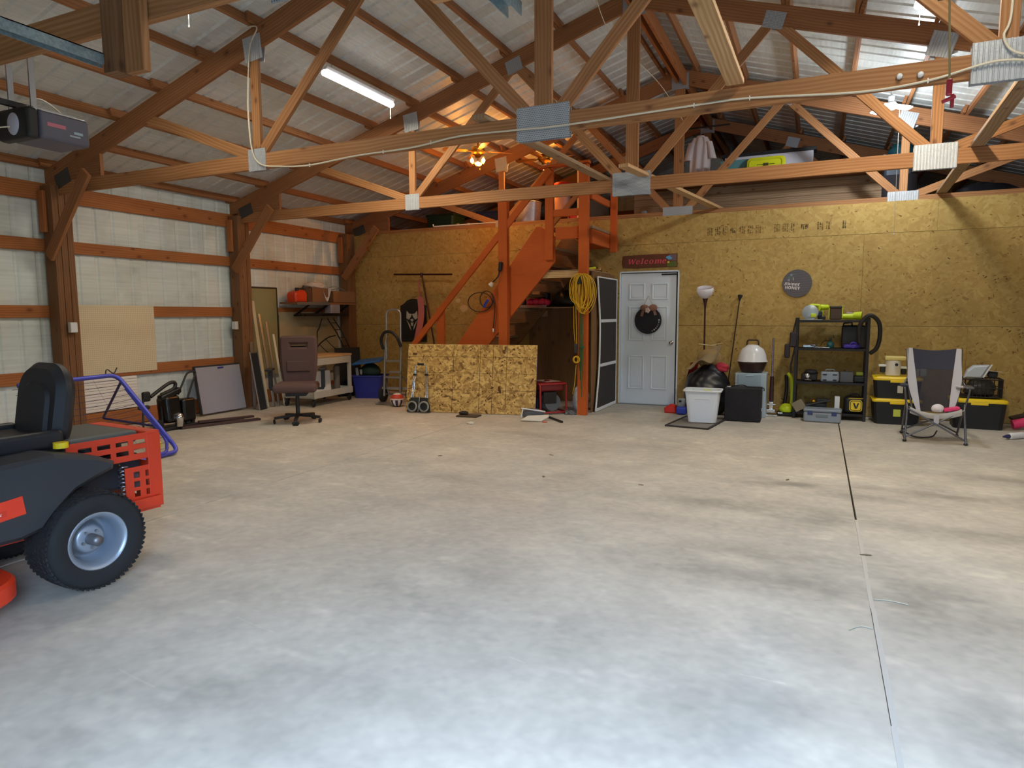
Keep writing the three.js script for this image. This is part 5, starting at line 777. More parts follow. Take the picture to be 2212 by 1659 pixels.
{ const t = thing('lime_blower', 'lime green garden power tool standing against the shelf', 'power tool', [7.7, 0, 0.28]); obj('shaft', [tube([[-0.02, 0.58, -0.06], [0.03, 0.5, -0.04], [0.05, 0.3, 0], [0.04, 0.12, 0.02]], 0.026, 0.5, 30, 10)], M.lime, t); obj('motor', [lump(0.09, 0.07, 0.08, 0.1, 3, 5, 22, -0.6).translate(-0.02, 0.06, 0.06)], M.lime, t); obj('foot', [span(-0.14, 0.12, 0, 0.06, -0.04, 0.1, 0.02), tube([[-0.04, 0.55, -0.09], [-0.03, 0.35, -0.09], [-0.06, 0.06, -0.02]], 0.022, 0.5, 20, 8)], M.black, t); }
one('tan_card', 'tan cardboard square tilted on its corner at the shelf foot', 'cardboard', box(0.14, 0.13, 0.012, 7.84, 0.18, 0.54, 0.002, -0.15, 0, 0.55), mat(0x7f735c, 0.8));
// ---------------------------------------------------------------- black shelf rack with tools
{ const t = thing('shelf_rack', 'black metal four tier shelf rack full of tools', 'shelf rack', [8.2, 0, 0.27]); const m = mat(0x161012, 0.6);
  for (const x of [-0.42, 0.42]) for (const z of [-0.19, 0.19]) obj('upright', span(x - 0.018, x + 0.018, 0, 1.34, z - 0.018, z + 0.018, 0.003), m, t);
  for (const y of [0.08, 0.485, 0.93, 1.30]) obj('shelf', [span(-0.42, 0.42, y - 0.004, y + 0.006, -0.19, 0.19, 0.002), span(-0.42, 0.42, y - 0.02, y + 0.008, 0.18, 0.195, 0.002), span(-0.42, 0.42, y - 0.02, y + 0.008, -0.195, -0.18, 0.002)], m, t); }
const onRack = 'power tools on the black shelf rack';
{ const t = thing('circular_saw', 'circular saw with pale blade guard and lime grip on the rack top', 'saw', [7.93, 1.31, 0.3]); obj('blade_guard', move(lathe([[0, -0.02], [0.09, -0.02], [0.1, -0.01], [0.1, 0.02], [0, 0.02]], 28), 0, 0.1, 0.04, PI / 2), mat(0xaab4bc, 0.35, 0.4), t); obj('motor', [box(0.14, 0.08, 0.1, 0.08, 0.08, -0.03, 0.025)], M.charcoal, t); obj('grip', [pipe([[0.1, 0.12, -0.02], [0.12, 0.19, -0.02], [0.0, 0.2, -0.02], [-0.03, 0.15, -0.02]], 0.02, 0.03), box(0.07, 0.05, 0.04, 0.04, 0.06, 0.07, 0.01)], M.lime, t); obj('shoe', box(0.26, 0.008, 0.14, 0.02, 0.004, 0.02, 0.002), M.steel, t); }
function drill(x, y, z, turn, label) { const t = thing('cordless_drill', label, 'drill', [x, y, z], turn, onRack); obj('motor_body', [move(lathe([[0, -0.1], [0.035, -0.1], [0.038, -0.03], [0.034, 0.04], [0.02, 0.06], [0, 0.06]], 18), 0, 0.17, 0, 0, 0, -PI / 2)], M.lime, t); obj('chuck', rod([0.06, 0.17, 0], [0.1, 0.17, 0], 0.016, 0.01, 12), M.blackMetal, t); obj('handle', box(0.04, 0.12, 0.035, -0.03, 0.1, 0, 0.01, 0, 0, -0.15), M.lime, t); obj('battery', box(0.09, 0.05, 0.06, -0.03, 0.026, 0, 0.01), M.charcoal, t); return t; }
drill(8.1, 1.31, 0.14, 0.3, 'lime cordless drill standing on the rack top by the saw');
{ const t = thing('tool_pouch', 'brown tool box with lime clips on the rack top', 'tool box', [8.235, 1.31, 0.34]); obj('pouch_body', [box(0.14, 0.15, 0.1, 0, 0.078, 0, 0.015)], mat(0x4b3a2c, 0.7), t); obj('lid', box(0.15, 0.03, 0.11, 0, 0.165, 0, 0.01), M.charcoal, t); obj('clip', [box(0.012, 0.16, 0.02, 0.078, 0.1, 0.03, 0.003), box(0.012, 0.14, 0.02, -0.078, 0.09, 0.03, 0.003)], M.lime, t); }
{ const t = thing('lime_flashlight', 'lime cylindrical work flashlight lying on the rack top', 'flashlight', [8.4, 1.31, 0.3], 0.2); obj('barrel', rod([-0.1, 0.045, 0], [0.06, 0.045, 0], 0.035, 0.04, 18), M.lime, t); obj('head', rod([0.05, 0.055, 0], [0.14, 0.055, 0.03], 0.045, 0.055, 18), M.lime, t); obj('lens', rod([0.1405, 0.055, 0.03], [0.145, 0.055, 0.031], 0.04, 0.04, 18), M.black, t); }
one('grey_sprayer', 'dull grey and pink sprayer bottle on the rack top', 'bottle', [lathe([[0, 0], [0.03, 0], [0.03, 0.08], [0.01, 0.1], [0, 0.1]], 16).rotateZ(1.4).translate(8.46, 1.375, 0.14)], mat(0x9b8288, 0.5));
{ const t = thing('vacuum_hose', 'black ribbed vacuum hose looped over the rack corner', 'hose', [8.62, 0, 0.46]); const path = [[-0.1, 1.02, 0.02], [-0.1, 1.25, 0.04], [0.0, 1.37, 0.05], [0.1, 1.3, 0.03], [0.13, 1.12, 0.0], [0.1, 0.95, -0.02], [0.03, 0.88, -0.04]], c = new THREE.CatmullRomCurve3(path.map((p) => V(...p))); const P = c.getSpacedPoints(150); obj('hose', sweep(P, (k) => 0.026 + 0.003 * Math.sin(k * 470), 10), mat(0x1c1514, 0.6), t); }
{ const t = thing('hanging_tool_bag', 'dark tool pouch and strap hanging on the rack side', 'pouch', [7.72, 0, 0.44]); obj('strap', tube([[0.05, 1.34, 0], [0.02, 1.15, 0.03], [0.04, 0.95, 0.03], [0.0, 0.7, 0.02], [0.02, 0.6, 0.02]], 0.012, 0.5, 40, 6), M.black, t); obj('pouch_body', [box(0.09, 0.2, 0.06, 0.02, 1.05, 0.03, 0.02), box(0.07, 0.19, 0.06, -0.05, 0.9, 0.03, 0.02)], mat(0x2a2026, 0.6), t); }
one('chrome_wrenches', 'chrome wrenches and clamps spread on the second rack shelf', 'wrenches', [box(0.16, 0.05, 0.1, 7.93, 0.962, 0.32, 0.015), rod([7.98, 0.955, 0.42], [8.18, 0.945, 0.42], 0.007), ball(0.03, 7.99, 0.975, 0.36, 1.4, 0.7, 1), rod([7.86, 0.96, 0.36], [8.02, 0.975, 0.28], 0.01)], mat(0xa6aab0, 0.25, 0.85));
{ const t = thing('blue_spray_can', 'small teal and black pump on the second rack shelf', 'pump', [8.19, 0.937, 0.3]); obj('pump_body', lathe([[0, 0], [0.045, 0], [0.045, 0.06], [0.03, 0.09], [0, 0.09]], 18), mat(0x2f6a70, 0.4), t); obj('pump_top', [box(0.03, 0.05, 0.03, 0, 0.11, 0, 0.008), tube([[0, 0.1, 0], [-0.08, 0.09, 0.02], [-0.12, 0.03, 0.03]], 0.004, 0.5, 20, 5)], M.black, t); }
{ const t = thing('black_tool_case', 'tall black tool case on the second rack shelf', 'case', [8.46, 0.937, 0.2]); obj('case_shell', box(0.28, 0.3, 0.16, 0, 0.151, 0, 0.02), M.black, t); obj('carry_handle', pipe([[-0.12, 0.3, 0], [-0.12, 0.33, 0], [-0.02, 0.34, 0], [-0.02, 0.3, 0]], 0.01, 0.02), M.black, t); }
one('purple_tool', 'purple plastic tool lying before the black tool case', 'tool', [box(0.2, 0.06, 0.05, 8.44, 0.968, 0.36, 0.02, 0, 0.1, 0), ring(0.035, 0.014, 8.46, 0.985, 0.37, 0, 0.1, 18)], mat(0x4a34b0, 0.4));
{ const t = thing('bench_sander', 'dark bench grinder on the third rack shelf', 'grinder', [7.95, 0.492, 0.3]); obj('grinder_body', [box(0.2, 0.1, 0.14, 0, 0.055, 0, 0.03), lathe([[0, 0.06], [0.07, 0.05], [0.09, 0], [0, 0]], 24).translate(0.02, 0.1, -0.01)], M.charcoal, t); obj('chrome_guard', [ball(0.035, -0.02, 0.07, 0.08, 1, 1.2, 0.6, 14), rod([-0.05, 0.02, 0.08], [0.03, 0.02, 0.1], 0.009)], M.chrome, t); }
{ const t = thing('grey_tool_case', 'light grey plastic tool case on the third rack shelf', 'case', [8.2, 0.492, 0.36]); obj('case_shell', box(0.22, 0.14, 0.12, 0, 0.071, 0, 0.025), mat(0x8d97a6, 0.4), t); obj('latch', [box(0.05, 0.015, 0.01, -0.06, 0.1, 0.062, 0.003), box(0.05, 0.015, 0.01, 0.06, 0.1, 0.062, 0.003), box(0.045, 0.018, 0.01, -0.06, 0.03, 0.062, 0.003), box(0.045, 0.018, 0.01, 0.06, 0.03, 0.062, 0.003)], M.black, t); obj('carry_handle', pipe([[-0.05, 0.14, 0], [-0.05, 0.165, 0], [0.05, 0.165, 0], [0.05, 0.14, 0]], 0.008, 0.015), mat(0x8d97a6, 0.4), t); }
one('dark_grey_box', 'plain dark grey metal box on the third rack shelf', 'box', [box(0.16, 0.14, 0.14, 8.4, 0.563, 0.3, 0.008), rod([8.4, 0.633, 0.34], [8.4, 0.66, 0.34], 0.008)], mat(0x5b5c60, 0.5));
{ const t = thing('lime_charger', 'black charger with lime edge on the third rack shelf', 'charger', [8.55, 0.492, 0.3]); obj('charger_body', box(0.14, 0.09, 0.16, 0, 0.046, 0, 0.02), M.black, t); obj('battery_pack', box(0.09, 0.05, 0.08, 0, 0.115, 0, 0.015), mat(0x8a9a2a, 0.5), t); }
{ const t = thing('grey_tackle_box', 'grey tackle box with dark blue latches on the floor', 'tool box', [8.13, 0, 0.66], -0.06); obj('box_shell', box(0.44, 0.13, 0.22, 0, 0.066, 0, 0.025), mat(0x8a9199, 0.45), t); obj('lid', box(0.45, 0.045, 0.23, 0, 0.152, 0, 0.02), mat(0x7d858d, 0.45), t); obj('latch', [box(0.06, 0.05, 0.012, -0.14, 0.12, 0.116, 0.004), box(0.06, 0.05, 0.012, 0.14, 0.12, 0.116, 0.004)], mat(0x2a3166, 0.4), t); obj('handle', box(0.14, 0.04, 0.014, 0, 0.09, 0.114, 0.006), mat(0x6c757b, 0.5), t); }
one('dark_tool_heap', 'heap of dark grey tools on the lowest rack shelf', 'tools', [box(0.26, 0.1, 0.2, 8.05, 0.14, 0.24, 0.02), rod([7.9, 0.16, 0.4], [8.22, 0.25, 0.4], 0.012), box(0.14, 0.06, 0.12, 8.12, 0.225, 0.24, 0.015)], mat(0x3a3c40, 0.6));
one('brass_bell', 'small brass dome among the dark tools on the lowest shelf', 'bell', lathe([[0, 0.06], [0.02, 0.055], [0.035, 0.03], [0.04, 0], [0, 0]], 20).translate(8.02, 0.2, 0.36), M.brass);
one('white_spray_box', 'narrow white printed box standing on the lowest rack shelf', 'box', [box(0.06, 0.22, 0.08, 8.3, 0.2, 0.4, 0.003)], M.white); 
{ const t = thing('yellow_badge_canister', 'black rounded machine with a yellow square V badge', 'machine', [8.5, 0.088, 0.33]); obj('shell', [box(0.24, 0.22, 0.2, 0, 0.11, 0, 0.05)], M.black, t); obj('top_grip', [pipe([[-0.06, 0.21, 0], [-0.06, 0.25, 0], [0.06, 0.25, 0], [0.06, 0.21, 0]], 0.01, 0.02)], M.black, t);
  const f = roundRect(0.15, 0.15, 0.035); f.holes.push(roundRect(0.132, 0.132, 0.028)); const b = obj('badge', [extrude(f, 0.006, 0.001, 4).translate(0.02, 0.11, 0.102), extrude(roundRect(0.116, 0.116, 0.024), 0.005, 0.001, 4).translate(0.02, 0.11, 0.102), box(0.17, 0.008, 0.006, 0.02, 0.205, 0.09, 0.001)], M.yellow, t); obj('badge_mark', [extrude([[-0.036, 0.035], [-0.016, 0.035], [0.004, -0.02], [0.0, -0.04], [-0.01, -0.04]], 0.004, 0).translate(0.022, 0.112, 0.107), extrude([[0.036, 0.035], [0.02, 0.035], [0.004, -0.01], [0.006, -0.04], [0.012, -0.04]], 0.004, 0).translate(0.022, 0.112, 0.107)], M.black, b); }
// ---------------------------------------------------------------- yellow lidded totes, vacuum, crate
function tote(x, z, y, w, h, d, turn, label) { const t = thing('yellow_lid_tote', label, 'tote', [x, y, z], turn, 'black totes with yellow lids'); obj('bin', tub(w * 0.86, d * 0.84, w * 0.95, d * 0.93, h - 0.04, 0.006, 0.05), M.black, t);
  obj('lid', [extrude(roundRect(w, d, 0.05), 0.035, 0.008, 5).rotateX(-PI / 2).translate(0, h - 0.025, 0), extrude(roundRect(w * 0.86, d * 0.84, 0.04), 0.02, 0.006, 5).rotateX(-PI / 2).translate(0, h - 0.008, 0), box(w * 0.3, 0.03, 0.012, 0, h - 0.05, d / 2 - 0.004, 0.004)], M.yellow, t); return t; }
{ const a = tote(8.97, 0.38, 0, 0.56, 0.325, 0.44, 0.02, 'bottom black tote with yellow lid in the stack behind the camp chair'); obj('label', [box(0.08, 0.09, 0.001, 0.0, 0.15, 0.2, 0, -0.05)], mat(0xc6cf50, 0.6), a);
  const b = tote(8.97, 0.38, 0.328, 0.55, 0.27, 0.43, -0.02, 'top black tote with yellow lid in the stack under the vacuum'); obj('label', [box(0.06, 0.09, 0.001, 0.03, 0.12, 0.197, 0, -0.05)], mat(0xc9c6b4, 0.6), b);
  tote(9.84, 0.36, 0, 0.58, 0.36, 0.46, -0.05, 'single black tote with yellow lid under the black wire crate'); }
{ const t = thing('canister_vacuum', 'small cream canister vacuum with pale yellow top on the totes', 'vacuum', [8.92, 0.602, 0.4]); obj('canister', lathe([[0, 0], [0.085, 0], [0.088, 0.02], [0.086, 0.19], [0.075, 0.2], [0, 0.2]], 32), mat(0xd6d0c4, 0.4), t); obj('head', box(0.24, 0.055, 0.16, 0.02, 0.225, 0, 0.02), mat(0xd8c678, 0.4), t); obj('hose_port', [rod([0.03, 0.15, 0.078], [0.03, 0.15, 0.094], 0.018, 0.018, 16)], M.black, t); obj('side_wing', [box(0.09, 0.03, 0.08, -0.12, 0.13, 0, 0.01), box(0.1, 0.03, 0.08, 0.13, 0.11, 0, 0.01)], M.white, t); obj('side_clip', [box(0.06, 0.08, 0.06, -0.115, 0.08, 0, 0.015), box(0.06, 0.07, 0.06, 0.12, 0.06, 0, 0.015)], M.black, t); }
one('clear_pack', 'pale clear pack behind the chair mesh by the vacuum', 'pack', box(0.1, 0.12, 0.1, 9.15, 0.664, 0.48, 0.02), mat(0xb8bcc0, 0.2));
one('clear_pack', 'pale clear pack at the tote end behind the chair mesh', 'pack', box(0.08, 0.11, 0.1, 9.245, 0.659, 0.45, 0.02), mat(0xb8bcc0, 0.2));
{ const t = thing('wire_crate', 'black wire crate standing on the right hand tote', 'crate', [9.86, 0.372, 0.34], -0.05); const bars = []; for (let k = 0; k <= 10; k++) bars.push(rod([-0.21 + k * 0.042, 0.01, 0.15], [-0.21 + k * 0.042, 0.23, 0.15], 0.004, 0.004, 6), rod([-0.21 + k * 0.042, 0.01, -0.15], [-0.21 + k * 0.042, 0.23, -0.15], 0.004, 0.004, 6)); for (let k = 0; k <= 7; k++) for (const s of [-1, 1]) bars.push(rod([s * 0.21, 0.01, -0.15 + k * 0.043], [s * 0.21, 0.23, -0.15 + k * 0.043], 0.004, 0.004, 6)); obj('wires', bars, M.blackMetal, t); obj('rim', [0.012, 0.12, 0.225].map((y) => pipe([[-0.21, y, 0.15], [0.21, y, 0.15], [0.21, y, -0.15], [-0.21, y, -0.15], [-0.21, y, 0.15]], y > 0.2 ? 0.009 : 0.006, 0.02)), M.blackMetal, t); obj('tray', span(-0.2, 0.2, 0.004, 0.012, -0.14, 0.14), M.black, t); }
one('crate_contents', 'dark and silver oddments inside the wire crate', 'oddments', [lump(0.16, 0.12, 0.1, 0.2, 3, 6, 26, -0.7).translate(9.86, 0.39, 0.34), box(0.16, 0.02, 0.02, 9.8, 0.5, 0.46, 0.004)].map((g) => g), mat(0x3b3735, 0.5));
{ const t = thing('white_appliance', 'tilted white plastic appliance housing on the wire crate', 'appliance', [9.82, 0.606, 0.34], -0.1); obj('housing', [move(extrude([[-0.13, 0], [0.05, 0], [0.12, 0.16], [-0.04, 0.15], [-0.1, 0.09]], 0.18, 0.02), 0, 0.0, 0)], mat(0xc4cbd2, 0.4), t); obj('edge_trim', beam([0.06, 0.01, 0.1], [0.14, 0.17, 0.1], 0.018, 0.012), M.white, t); obj('grip', [box(0.1, 0.08, 0.1, 0.16, 0.05, 0, 0.02)], M.charcoal, t); obj('paper', box(0.2, 0.004, 0.14, 0.15, 0.09, 0.02, 0, 0, 0, -0.12), mat(0xb3a58f, 0.7), t); }
{ // camp chair
  const t = thing('camp_chair', 'folding camp chair with navy mesh back and pale grey sides', 'camp chair', [9.23, 0, 1.5], -0.03), al = mat(0x6a6a70, 0.35, 0.7), side = mat(0xb4b1b6, 0.7), navy = new THREE.MeshStandardMaterial({ color: lin(0.022, 0.024, 0.045), roughness: 0.9, transparent: true, opacity: 0.58 }), solid = mat(0x2c2d3c, 0.8);
  for (const s of [-1, 1]) {
    obj('front_leg', pipe([[s * 0.28, 0.012, 0.29], [s * 0.262, 0.36, 0.2], [s * 0.27, 0.42, 0.16]], 0.011, 0.03), al, t); obj('rear_leg', pipe([[s * 0.27, 0.012, -0.28], [s * 0.272, 0.38, 0.08]], 0.011, 0.03), al, t);
    obj('back_upright', pipe([[s * 0.2, 0.3, 0.02], [s * 0.245, 0.62, -0.1], [s * 0.262, 0.99, -0.24]], 0.011, 0.1), al, t); obj('arm_frame', pipe([[s * 0.27, 0.38, 0.15], [s * 0.3, 0.595, 0.22], [s * 0.29, 0.6, -0.06], [s * 0.25, 0.68, -0.12]], 0.01, 0.05), al, t); const ar = obj('armrest', box(0.075, 0.022, 0.22, s * 0.3, 0.605, 0.1, 0.009), s < 0 ? solid : al, t); if (s > 0) obj('cup_holder', [lathe([[0, 0], [0.045, 0], [0.05, 0.02], [0.044, 0.02], [0, 0.006]], 18).translate(0.245, 0.585, -0.02)], M.whitePlastic, ar);
    each('foot', [ball(0.018, s * 0.28, 0.015, 0.29, 1.2, 0.8, 1.2, 10), ball(0.018, s * 0.27, 0.015, -0.28, 1.2, 0.8, 1.2, 10)], M.charcoal, t);
    obj('side_panel', sheet((u, v) => { const y = 0.32 + 0.68 * v, w0 = 0.13 + 0.082 * v, w1 = 0.165 + 0.1 * Math.sin(Math.min(1, v * 1.7) * PI / 2) - 0.012 * v; const x = w0 + (w1 - w0) * u; return [s * x, y, 0.06 - 0.3 * v + 0.05 * (1 - v) * (1 - v) + 0.015 * u]; }, 6, 24, 0.004), side, t);
  }
  const zb = (v) => 0.06 - 0.3 * v + 0.05 * (1 - v) * (1 - v) - 0.02 * Math.sin(PI * v);
  obj('mesh_back', sheet((u, v) => { const q = v * 0.66, w = 0.13 + 0.082 * q; return [(u * 2 - 1) * w, 0.32 + 0.68 * q, zb(q) - 0.03 * (1 - (u * 2 - 1) ** 2)]; }, 12, 20, 0.002), navy, t);
  obj('head_panel', sheet((u, v) => { const q = 0.66 + v * 0.34, w = 0.13 + 0.085 * q; return [(u * 2 - 1) * w, 0.32 + 0.68 * q - 0.025 * v * (1 - (u * 2 - 1) ** 2), zb(q) - 0.03 * (1 - (u * 2 - 1) ** 2)]; }, 12, 10, 0.004), solid, t);
  obj('seat_fabric', sheet((u, v) => { const x = (u * 2 - 1) * 0.24; return [x, 0.36 - 0.075 * (1 - (u * 2 - 1) ** 2) * (1 - 0.3 * v) + 0.01 * v - (v > 0.85 ? (v - 0.85) * 0.4 : 0), 0.0 + 0.24 * Math.min(v, 0.9)]; }, 14, 12, 0.004), mat(0xa7a29c, 0.8), t);
  obj('seat_tongue', [box(0.05, 0.09, 0.006, 0.01, 0.255, 0.236, 0.002)], side, t);
  obj('cross_strut', [rod([-0.27, 0.05, 0.26], [0.262, 0.36, 0.2], 0.009), rod([0.27, 0.05, 0.27], [-0.262, 0.36, 0.22], 0.009), rod([-0.27, 0.05, -0.24], [0.26, 0.36, 0.1], 0.009), rod([0.27, 0.05, -0.24], [-0.26, 0.36, 0.1], 0.009), rod([-0.27, 0.06, -0.25], [-0.27, 0.06, 0.26], 0.008)], al, t);
  obj('strap_end', tube([[-0.26, 0.06, 0.0], [-0.15, 0.02, 0.05], [0.0, 0.03, 0.02], [0.05, 0.1, 0.0]], 0.008, 0.5, 30, 6), M.black, t);
}
one('white_hat', 'rounded white item lying on the camp chair seat', 'cap', lump(0.06, 0.05, 0.06, 0.06, 2, 3, 22, -0.7).translate(9.25, 0.33, 1.66), mat(0xdcd2d4, 0.5));
one('pink_pack', 'flat pink package on the camp chair seat', 'package', box(0.15, 0.035, 0.08, 9.375, 0.365, 1.65, 0.008, 0, 0.1, 0.2), M.pink);
{ const t = thing('squeeze_bottle', 'white squeeze bottle with purple cap lying on the floor', 'bottle', [10.06, 0.035, 1.14], 0.72); obj('bottle_body', lathe([[0, 0], [0.03, 0.005], [0.036, 0.03], [0.036, 0.2], [0.026, 0.24], [0, 0.24]], 22).rotateZ(-PI / 2).translate(-0.08, 0, 0), M.whitePlastic, t); obj('cap', lathe([[0.024, 0], [0.022, 0.03], [0.006, 0.09], [0, 0.092]], 18).rotateZ(PI / 2).translate(-0.075, 0, 0), mat(0x2c2a5c, 0.4), t); }
one('pink_foam_roll', 'bright pink foam roll sloping up beside the last tote', 'foam roll', rod([10.2, 0.06, 0.42], [10.78, 0.22, 0.36], 0.055, 0.055, 20), M.pink);
one('dark_board', 'dark sloping board behind the pink foam roll', 'board', box(0.8, 0.03, 0.2, 10.62, 0.22, 0.14, 0.006, 0, 0, 0.32), mat(0x33241c, 0.8));
// ---------------------------------------------------------------- round wall sign and lumber stamp
{ const t = thing('round_wall_sign', 'dark grey round sign with white HONEY lettering on the wall', 'sign', [7.745, 1.81, 0.01]);
  const tx = canvasTex(512, 512, (c) => { c.fillStyle = '#565053'; c.fillRect(0, 0, 512, 512); for (let k = 0; k < 500; k++) { c.fillStyle = k % 2 ? '#4c474a' : '#615b5d'; c.fillRect((k * 97) % 512, (k * 61) % 512, 22, 6); } c.fillStyle = '#4f6358'; c.fillRect(90, 120, 60, 46); c.fillRect(150, 70, 70, 30); c.fillStyle = '#7b7f8c'; c.beginPath(); c.arc(150, 96, 22, 0, 7); c.fill(); c.beginPath(); c.arc(110, 190, 24, 0, 7); c.fill(); c.fillStyle = '#a9b09a'; c.fillRect(180, 140, 12, 60); c.save(); c.translate(22, 280); c.rotate(0.1); c.fillStyle = '#d8d0ce'; c.font = 'italic bold 92px serif'; c.fillText('sweet', 6, 0); c.font = 'bold 78px sans-serif'; c.fillText('HONEY', 26, 70); c.restore(); });
  obj('disc', new THREE.CylinderGeometry(0.19, 0.19, 0.014, 48).rotateX(PI / 2), mat(0x4e494b, 0.7), t); obj('print', new THREE.CircleGeometry(0.187, 48).translate(0, 0, 0.0075), new THREE.MeshStandardMaterial({ map: tx, roughness: 0.7 }), t); }
{ // ink stamps printed on the strand board
  const stamp = (w, h, kind) => { const t = canvasTex(Math.round(w * 600), Math.round(h * 600), (c, W, H) => { c.clearRect(0, 0, W, H); let s = kind * 77 + 5; const r = () => (s = (s * 1103515245 + 12345) % 2147483648) / 2147483648; for (let k = 0; k < W * H / 46; k++) { c.fillStyle = kind % 2 ? `rgba(58,38,14,${0.12 + 0.3 * r()})` : `rgba(30,22,12,${0.3 + 0.5 * r()})`; const col = Math.floor(r() * W / 16); if (kind % 2 && (col % 4) === 3) continue; c.fillRect(col * 16 + 2, Math.floor(r() * H / 9) * 9, 4 + r() * 9, 3 + r() * 5); } }); return t; };
  [[6.66, 0.18, 0.085, 1], [6.83, 0.05, 0.05, 2], [7.02, 0.2, 0.075, 3], [7.36, 0.17, 0.075, 5], [7.56, 0.06, 0.05, 4], [7.75, 0.11, 0.075, 7], [7.94, 0.03, 0.075, 6], [10.1, 0.1, 0.1, 8]].forEach(([x, w, h, k]) => { const o = obj('ink_stamp', new THREE.PlaneGeometry(w * 1.55, h * 1.5), new THREE.MeshStandardMaterial({ map: stamp(w * 1.55, h * 1.5, k), transparent: true, roughness: 0.9, polygonOffset: true, polygonOffsetFactor: -2 }), partition); o.position.set(x - 0.02 + (x - 6.6) * 0.28, k === 8 ? 2.66 : 2.575, 0.0022); });
}
for (const [x, y, r] of [[2.38, 1.633, 0.05], [2.49, 1.5, 0.075]]) obj('putty_patch', lump(r, 0.003, r * 0.8, 0.3, 3, r * 90, 20, -0.5).rotateX(PI / 2).translate(x, y, 0.001), mat(0xc8a878, 0.9), partition);
// litter on the slab
one('pale_straw', 'long pale straw lying across the floor joint', 'straw', tube([[8.335, 0.004, 6.49], [8.40, 0.004, 6.475], [8.48, 0.004, 6.49]], 0.003, 0.5, 16, 5), mat(0xb8b09c, 0.85));
one('pale_straw', 'curved pale straw lying beside the floor joint', 'straw', tube([[8.21, 0.004, 6.89], [8.26, 0.004, 6.83], [8.31, 0.004, 6.835]], 0.003, 0.5, 16, 5), mat(0xb8b09c, 0.85));
[[6.76, 4.78], [7.85, 4.11], [5.66, 3.99], [4.66, 4.47], [5.92, 4.84], [8.34, 5.82]].forEach(([x, z], k) => one('dry_leaf', 'small dry leaf scrap lying on the open concrete floor', 'leaf', lump(0.022 + 0.006 * (k % 3), 0.004, 0.011, 0.35, 4, k * 5, 14, -0.5).rotateY(k * 1.3).translate(x, 0, z), mat(k % 2 ? 0x6e6250 : 0x7a6c58, 0.9), 'dry leaf scraps on the floor'));
// ---------------------------------------------------------------- things up in the loft
one('plastic_tray', 'white plastic lid lying at the edge of the loft', 'lid', [box(0.44, 0.03, 0.3, 1.16, 2.90, -0.25, 0.01, 0.1), ...[0, 1, 2, 3].map((k) => box(0.05, 0.015, 0.02, 0.98 + k * 0.1, 2.87, -0.08, 0.004))], M.grey_);
one('dark_crate', 'dark crate in the loft under the white lid', 'crate', span(0.9, 1.42, 2.70, 2.86, -0.5, -0.11, 0.01), M.charcoal);
{ const t = thing('green_loft_tote', 'dark green storage bin standing in the loft', 'tote', [1.66, 2.70, -0.85]); obj('bin', tub(0.5, 0.4, 0.58, 0.46, 0.5), mat(0x15331f, 0.5), t); obj('lid', box(0.6, 0.04, 0.48, 0, 0.51, 0, 0.015), mat(0x102818, 0.5), t); }
[[2.05, -0.6, 'cloudy clear jug in the loft beside the dark green bin'], [2.26, -0.62, 'cloudy clear jug in the loft toward the navy blue tote']].forEach(([x, z, l]) => one('clear_jug', l, 'jug', lathe([[0, 0], [0.07, 0], [0.075, 0.02], [0.075, 0.22], [0.03, 0.3], [0.03, 0.33], [0, 0.33]], 20).translate(x, 2.70, z), mat(0x8a8590, 0.3), 'cloudy jugs in the loft'));
{ const t = thing('blue_loft_tote', 'navy blue storage tote standing in the loft', 'tote', [2.68, 2.70, -0.9]); obj('bin', tub(0.5, 0.4, 0.58, 0.46, 0.5), mat(0x1b2c66, 0.45), t); obj('lid', box(0.6, 0.04, 0.48, 0, 0.51, 0, 0.015), mat(0x17265a, 0.45), t); }
{ const t = thing('galvanised_can', 'galvanised trash can standing in the loft by the stair head', 'trash can', [3.45, 2.70, -0.55]); const pr = []; for (let k = 0; k < 12; k++) pr.push([0.19 + k * 0.003, 0.03 + k * 0.045], [0.196 + k * 0.003, 0.05 + k * 0.045]); obj('can', lathe([[0, 0], [0.18, 0], [0.19, 0.02], ...pr, [0.235, 0.58], [0.228, 0.58]], 40), M.galv, t); obj('rim', ring(0.232, 0.01, 0, 0.58, 0, PI / 2, 0, 40), M.steel, t); }
{ const t = thing('white_pipe', 'white plastic pipe with a raised elbow lying along the wall top', 'pipe', [0, 0, 0]); obj('pipe_run', pipe([[1.88, 2.955, -0.03], [1.885, 2.915, -0.03], [3.1, 2.915, -0.03]].map(([x, y, z]) => [x, y + 0.005, z]), 0.011, 0.025), M.whitePlastic, t); }
{ const t = thing('black_loft_box', 'black box standing in the loft at the stair head', 'box', [4.77, 2.70, -0.45]); obj('box_shell', box(0.4, 0.52, 0.34, 0, 0.261, 0, 0.015), M.black, t); obj('lid', box(0.42, 0.04, 0.36, 0, 0.535, 0, 0.012), M.charcoal, t); }
{ const t = thing('red_bucket', 'red bucket standing in the loft behind the landing rail', 'bucket', [4.36, 2.70, -0.55], 0, 'red buckets in the loft'); obj('pail', tub(0.2, 0.2, 0.27, 0.27, 0.32, 0.005, 0.09), mat(0xc02a2a, 0.4), t); obj('bail', tube([[-0.13, 0.31, 0], [-0.1, 0.2, 0.13], [0.1, 0.2, 0.13], [0.13, 0.31, 0]], 0.004, 0.5, 20, 6), M.steel, t); copyOf(t, [4.3, 2.9, -1.15], 0.5, 'red bucket raised on a box in the loft behind the landing'); }
one('bucket_box', 'low cardboard box under the raised red bucket', 'box', span(4.18, 4.42, 2.70, 2.898, -1.3, -1.0, 0.004), M.cardboard);
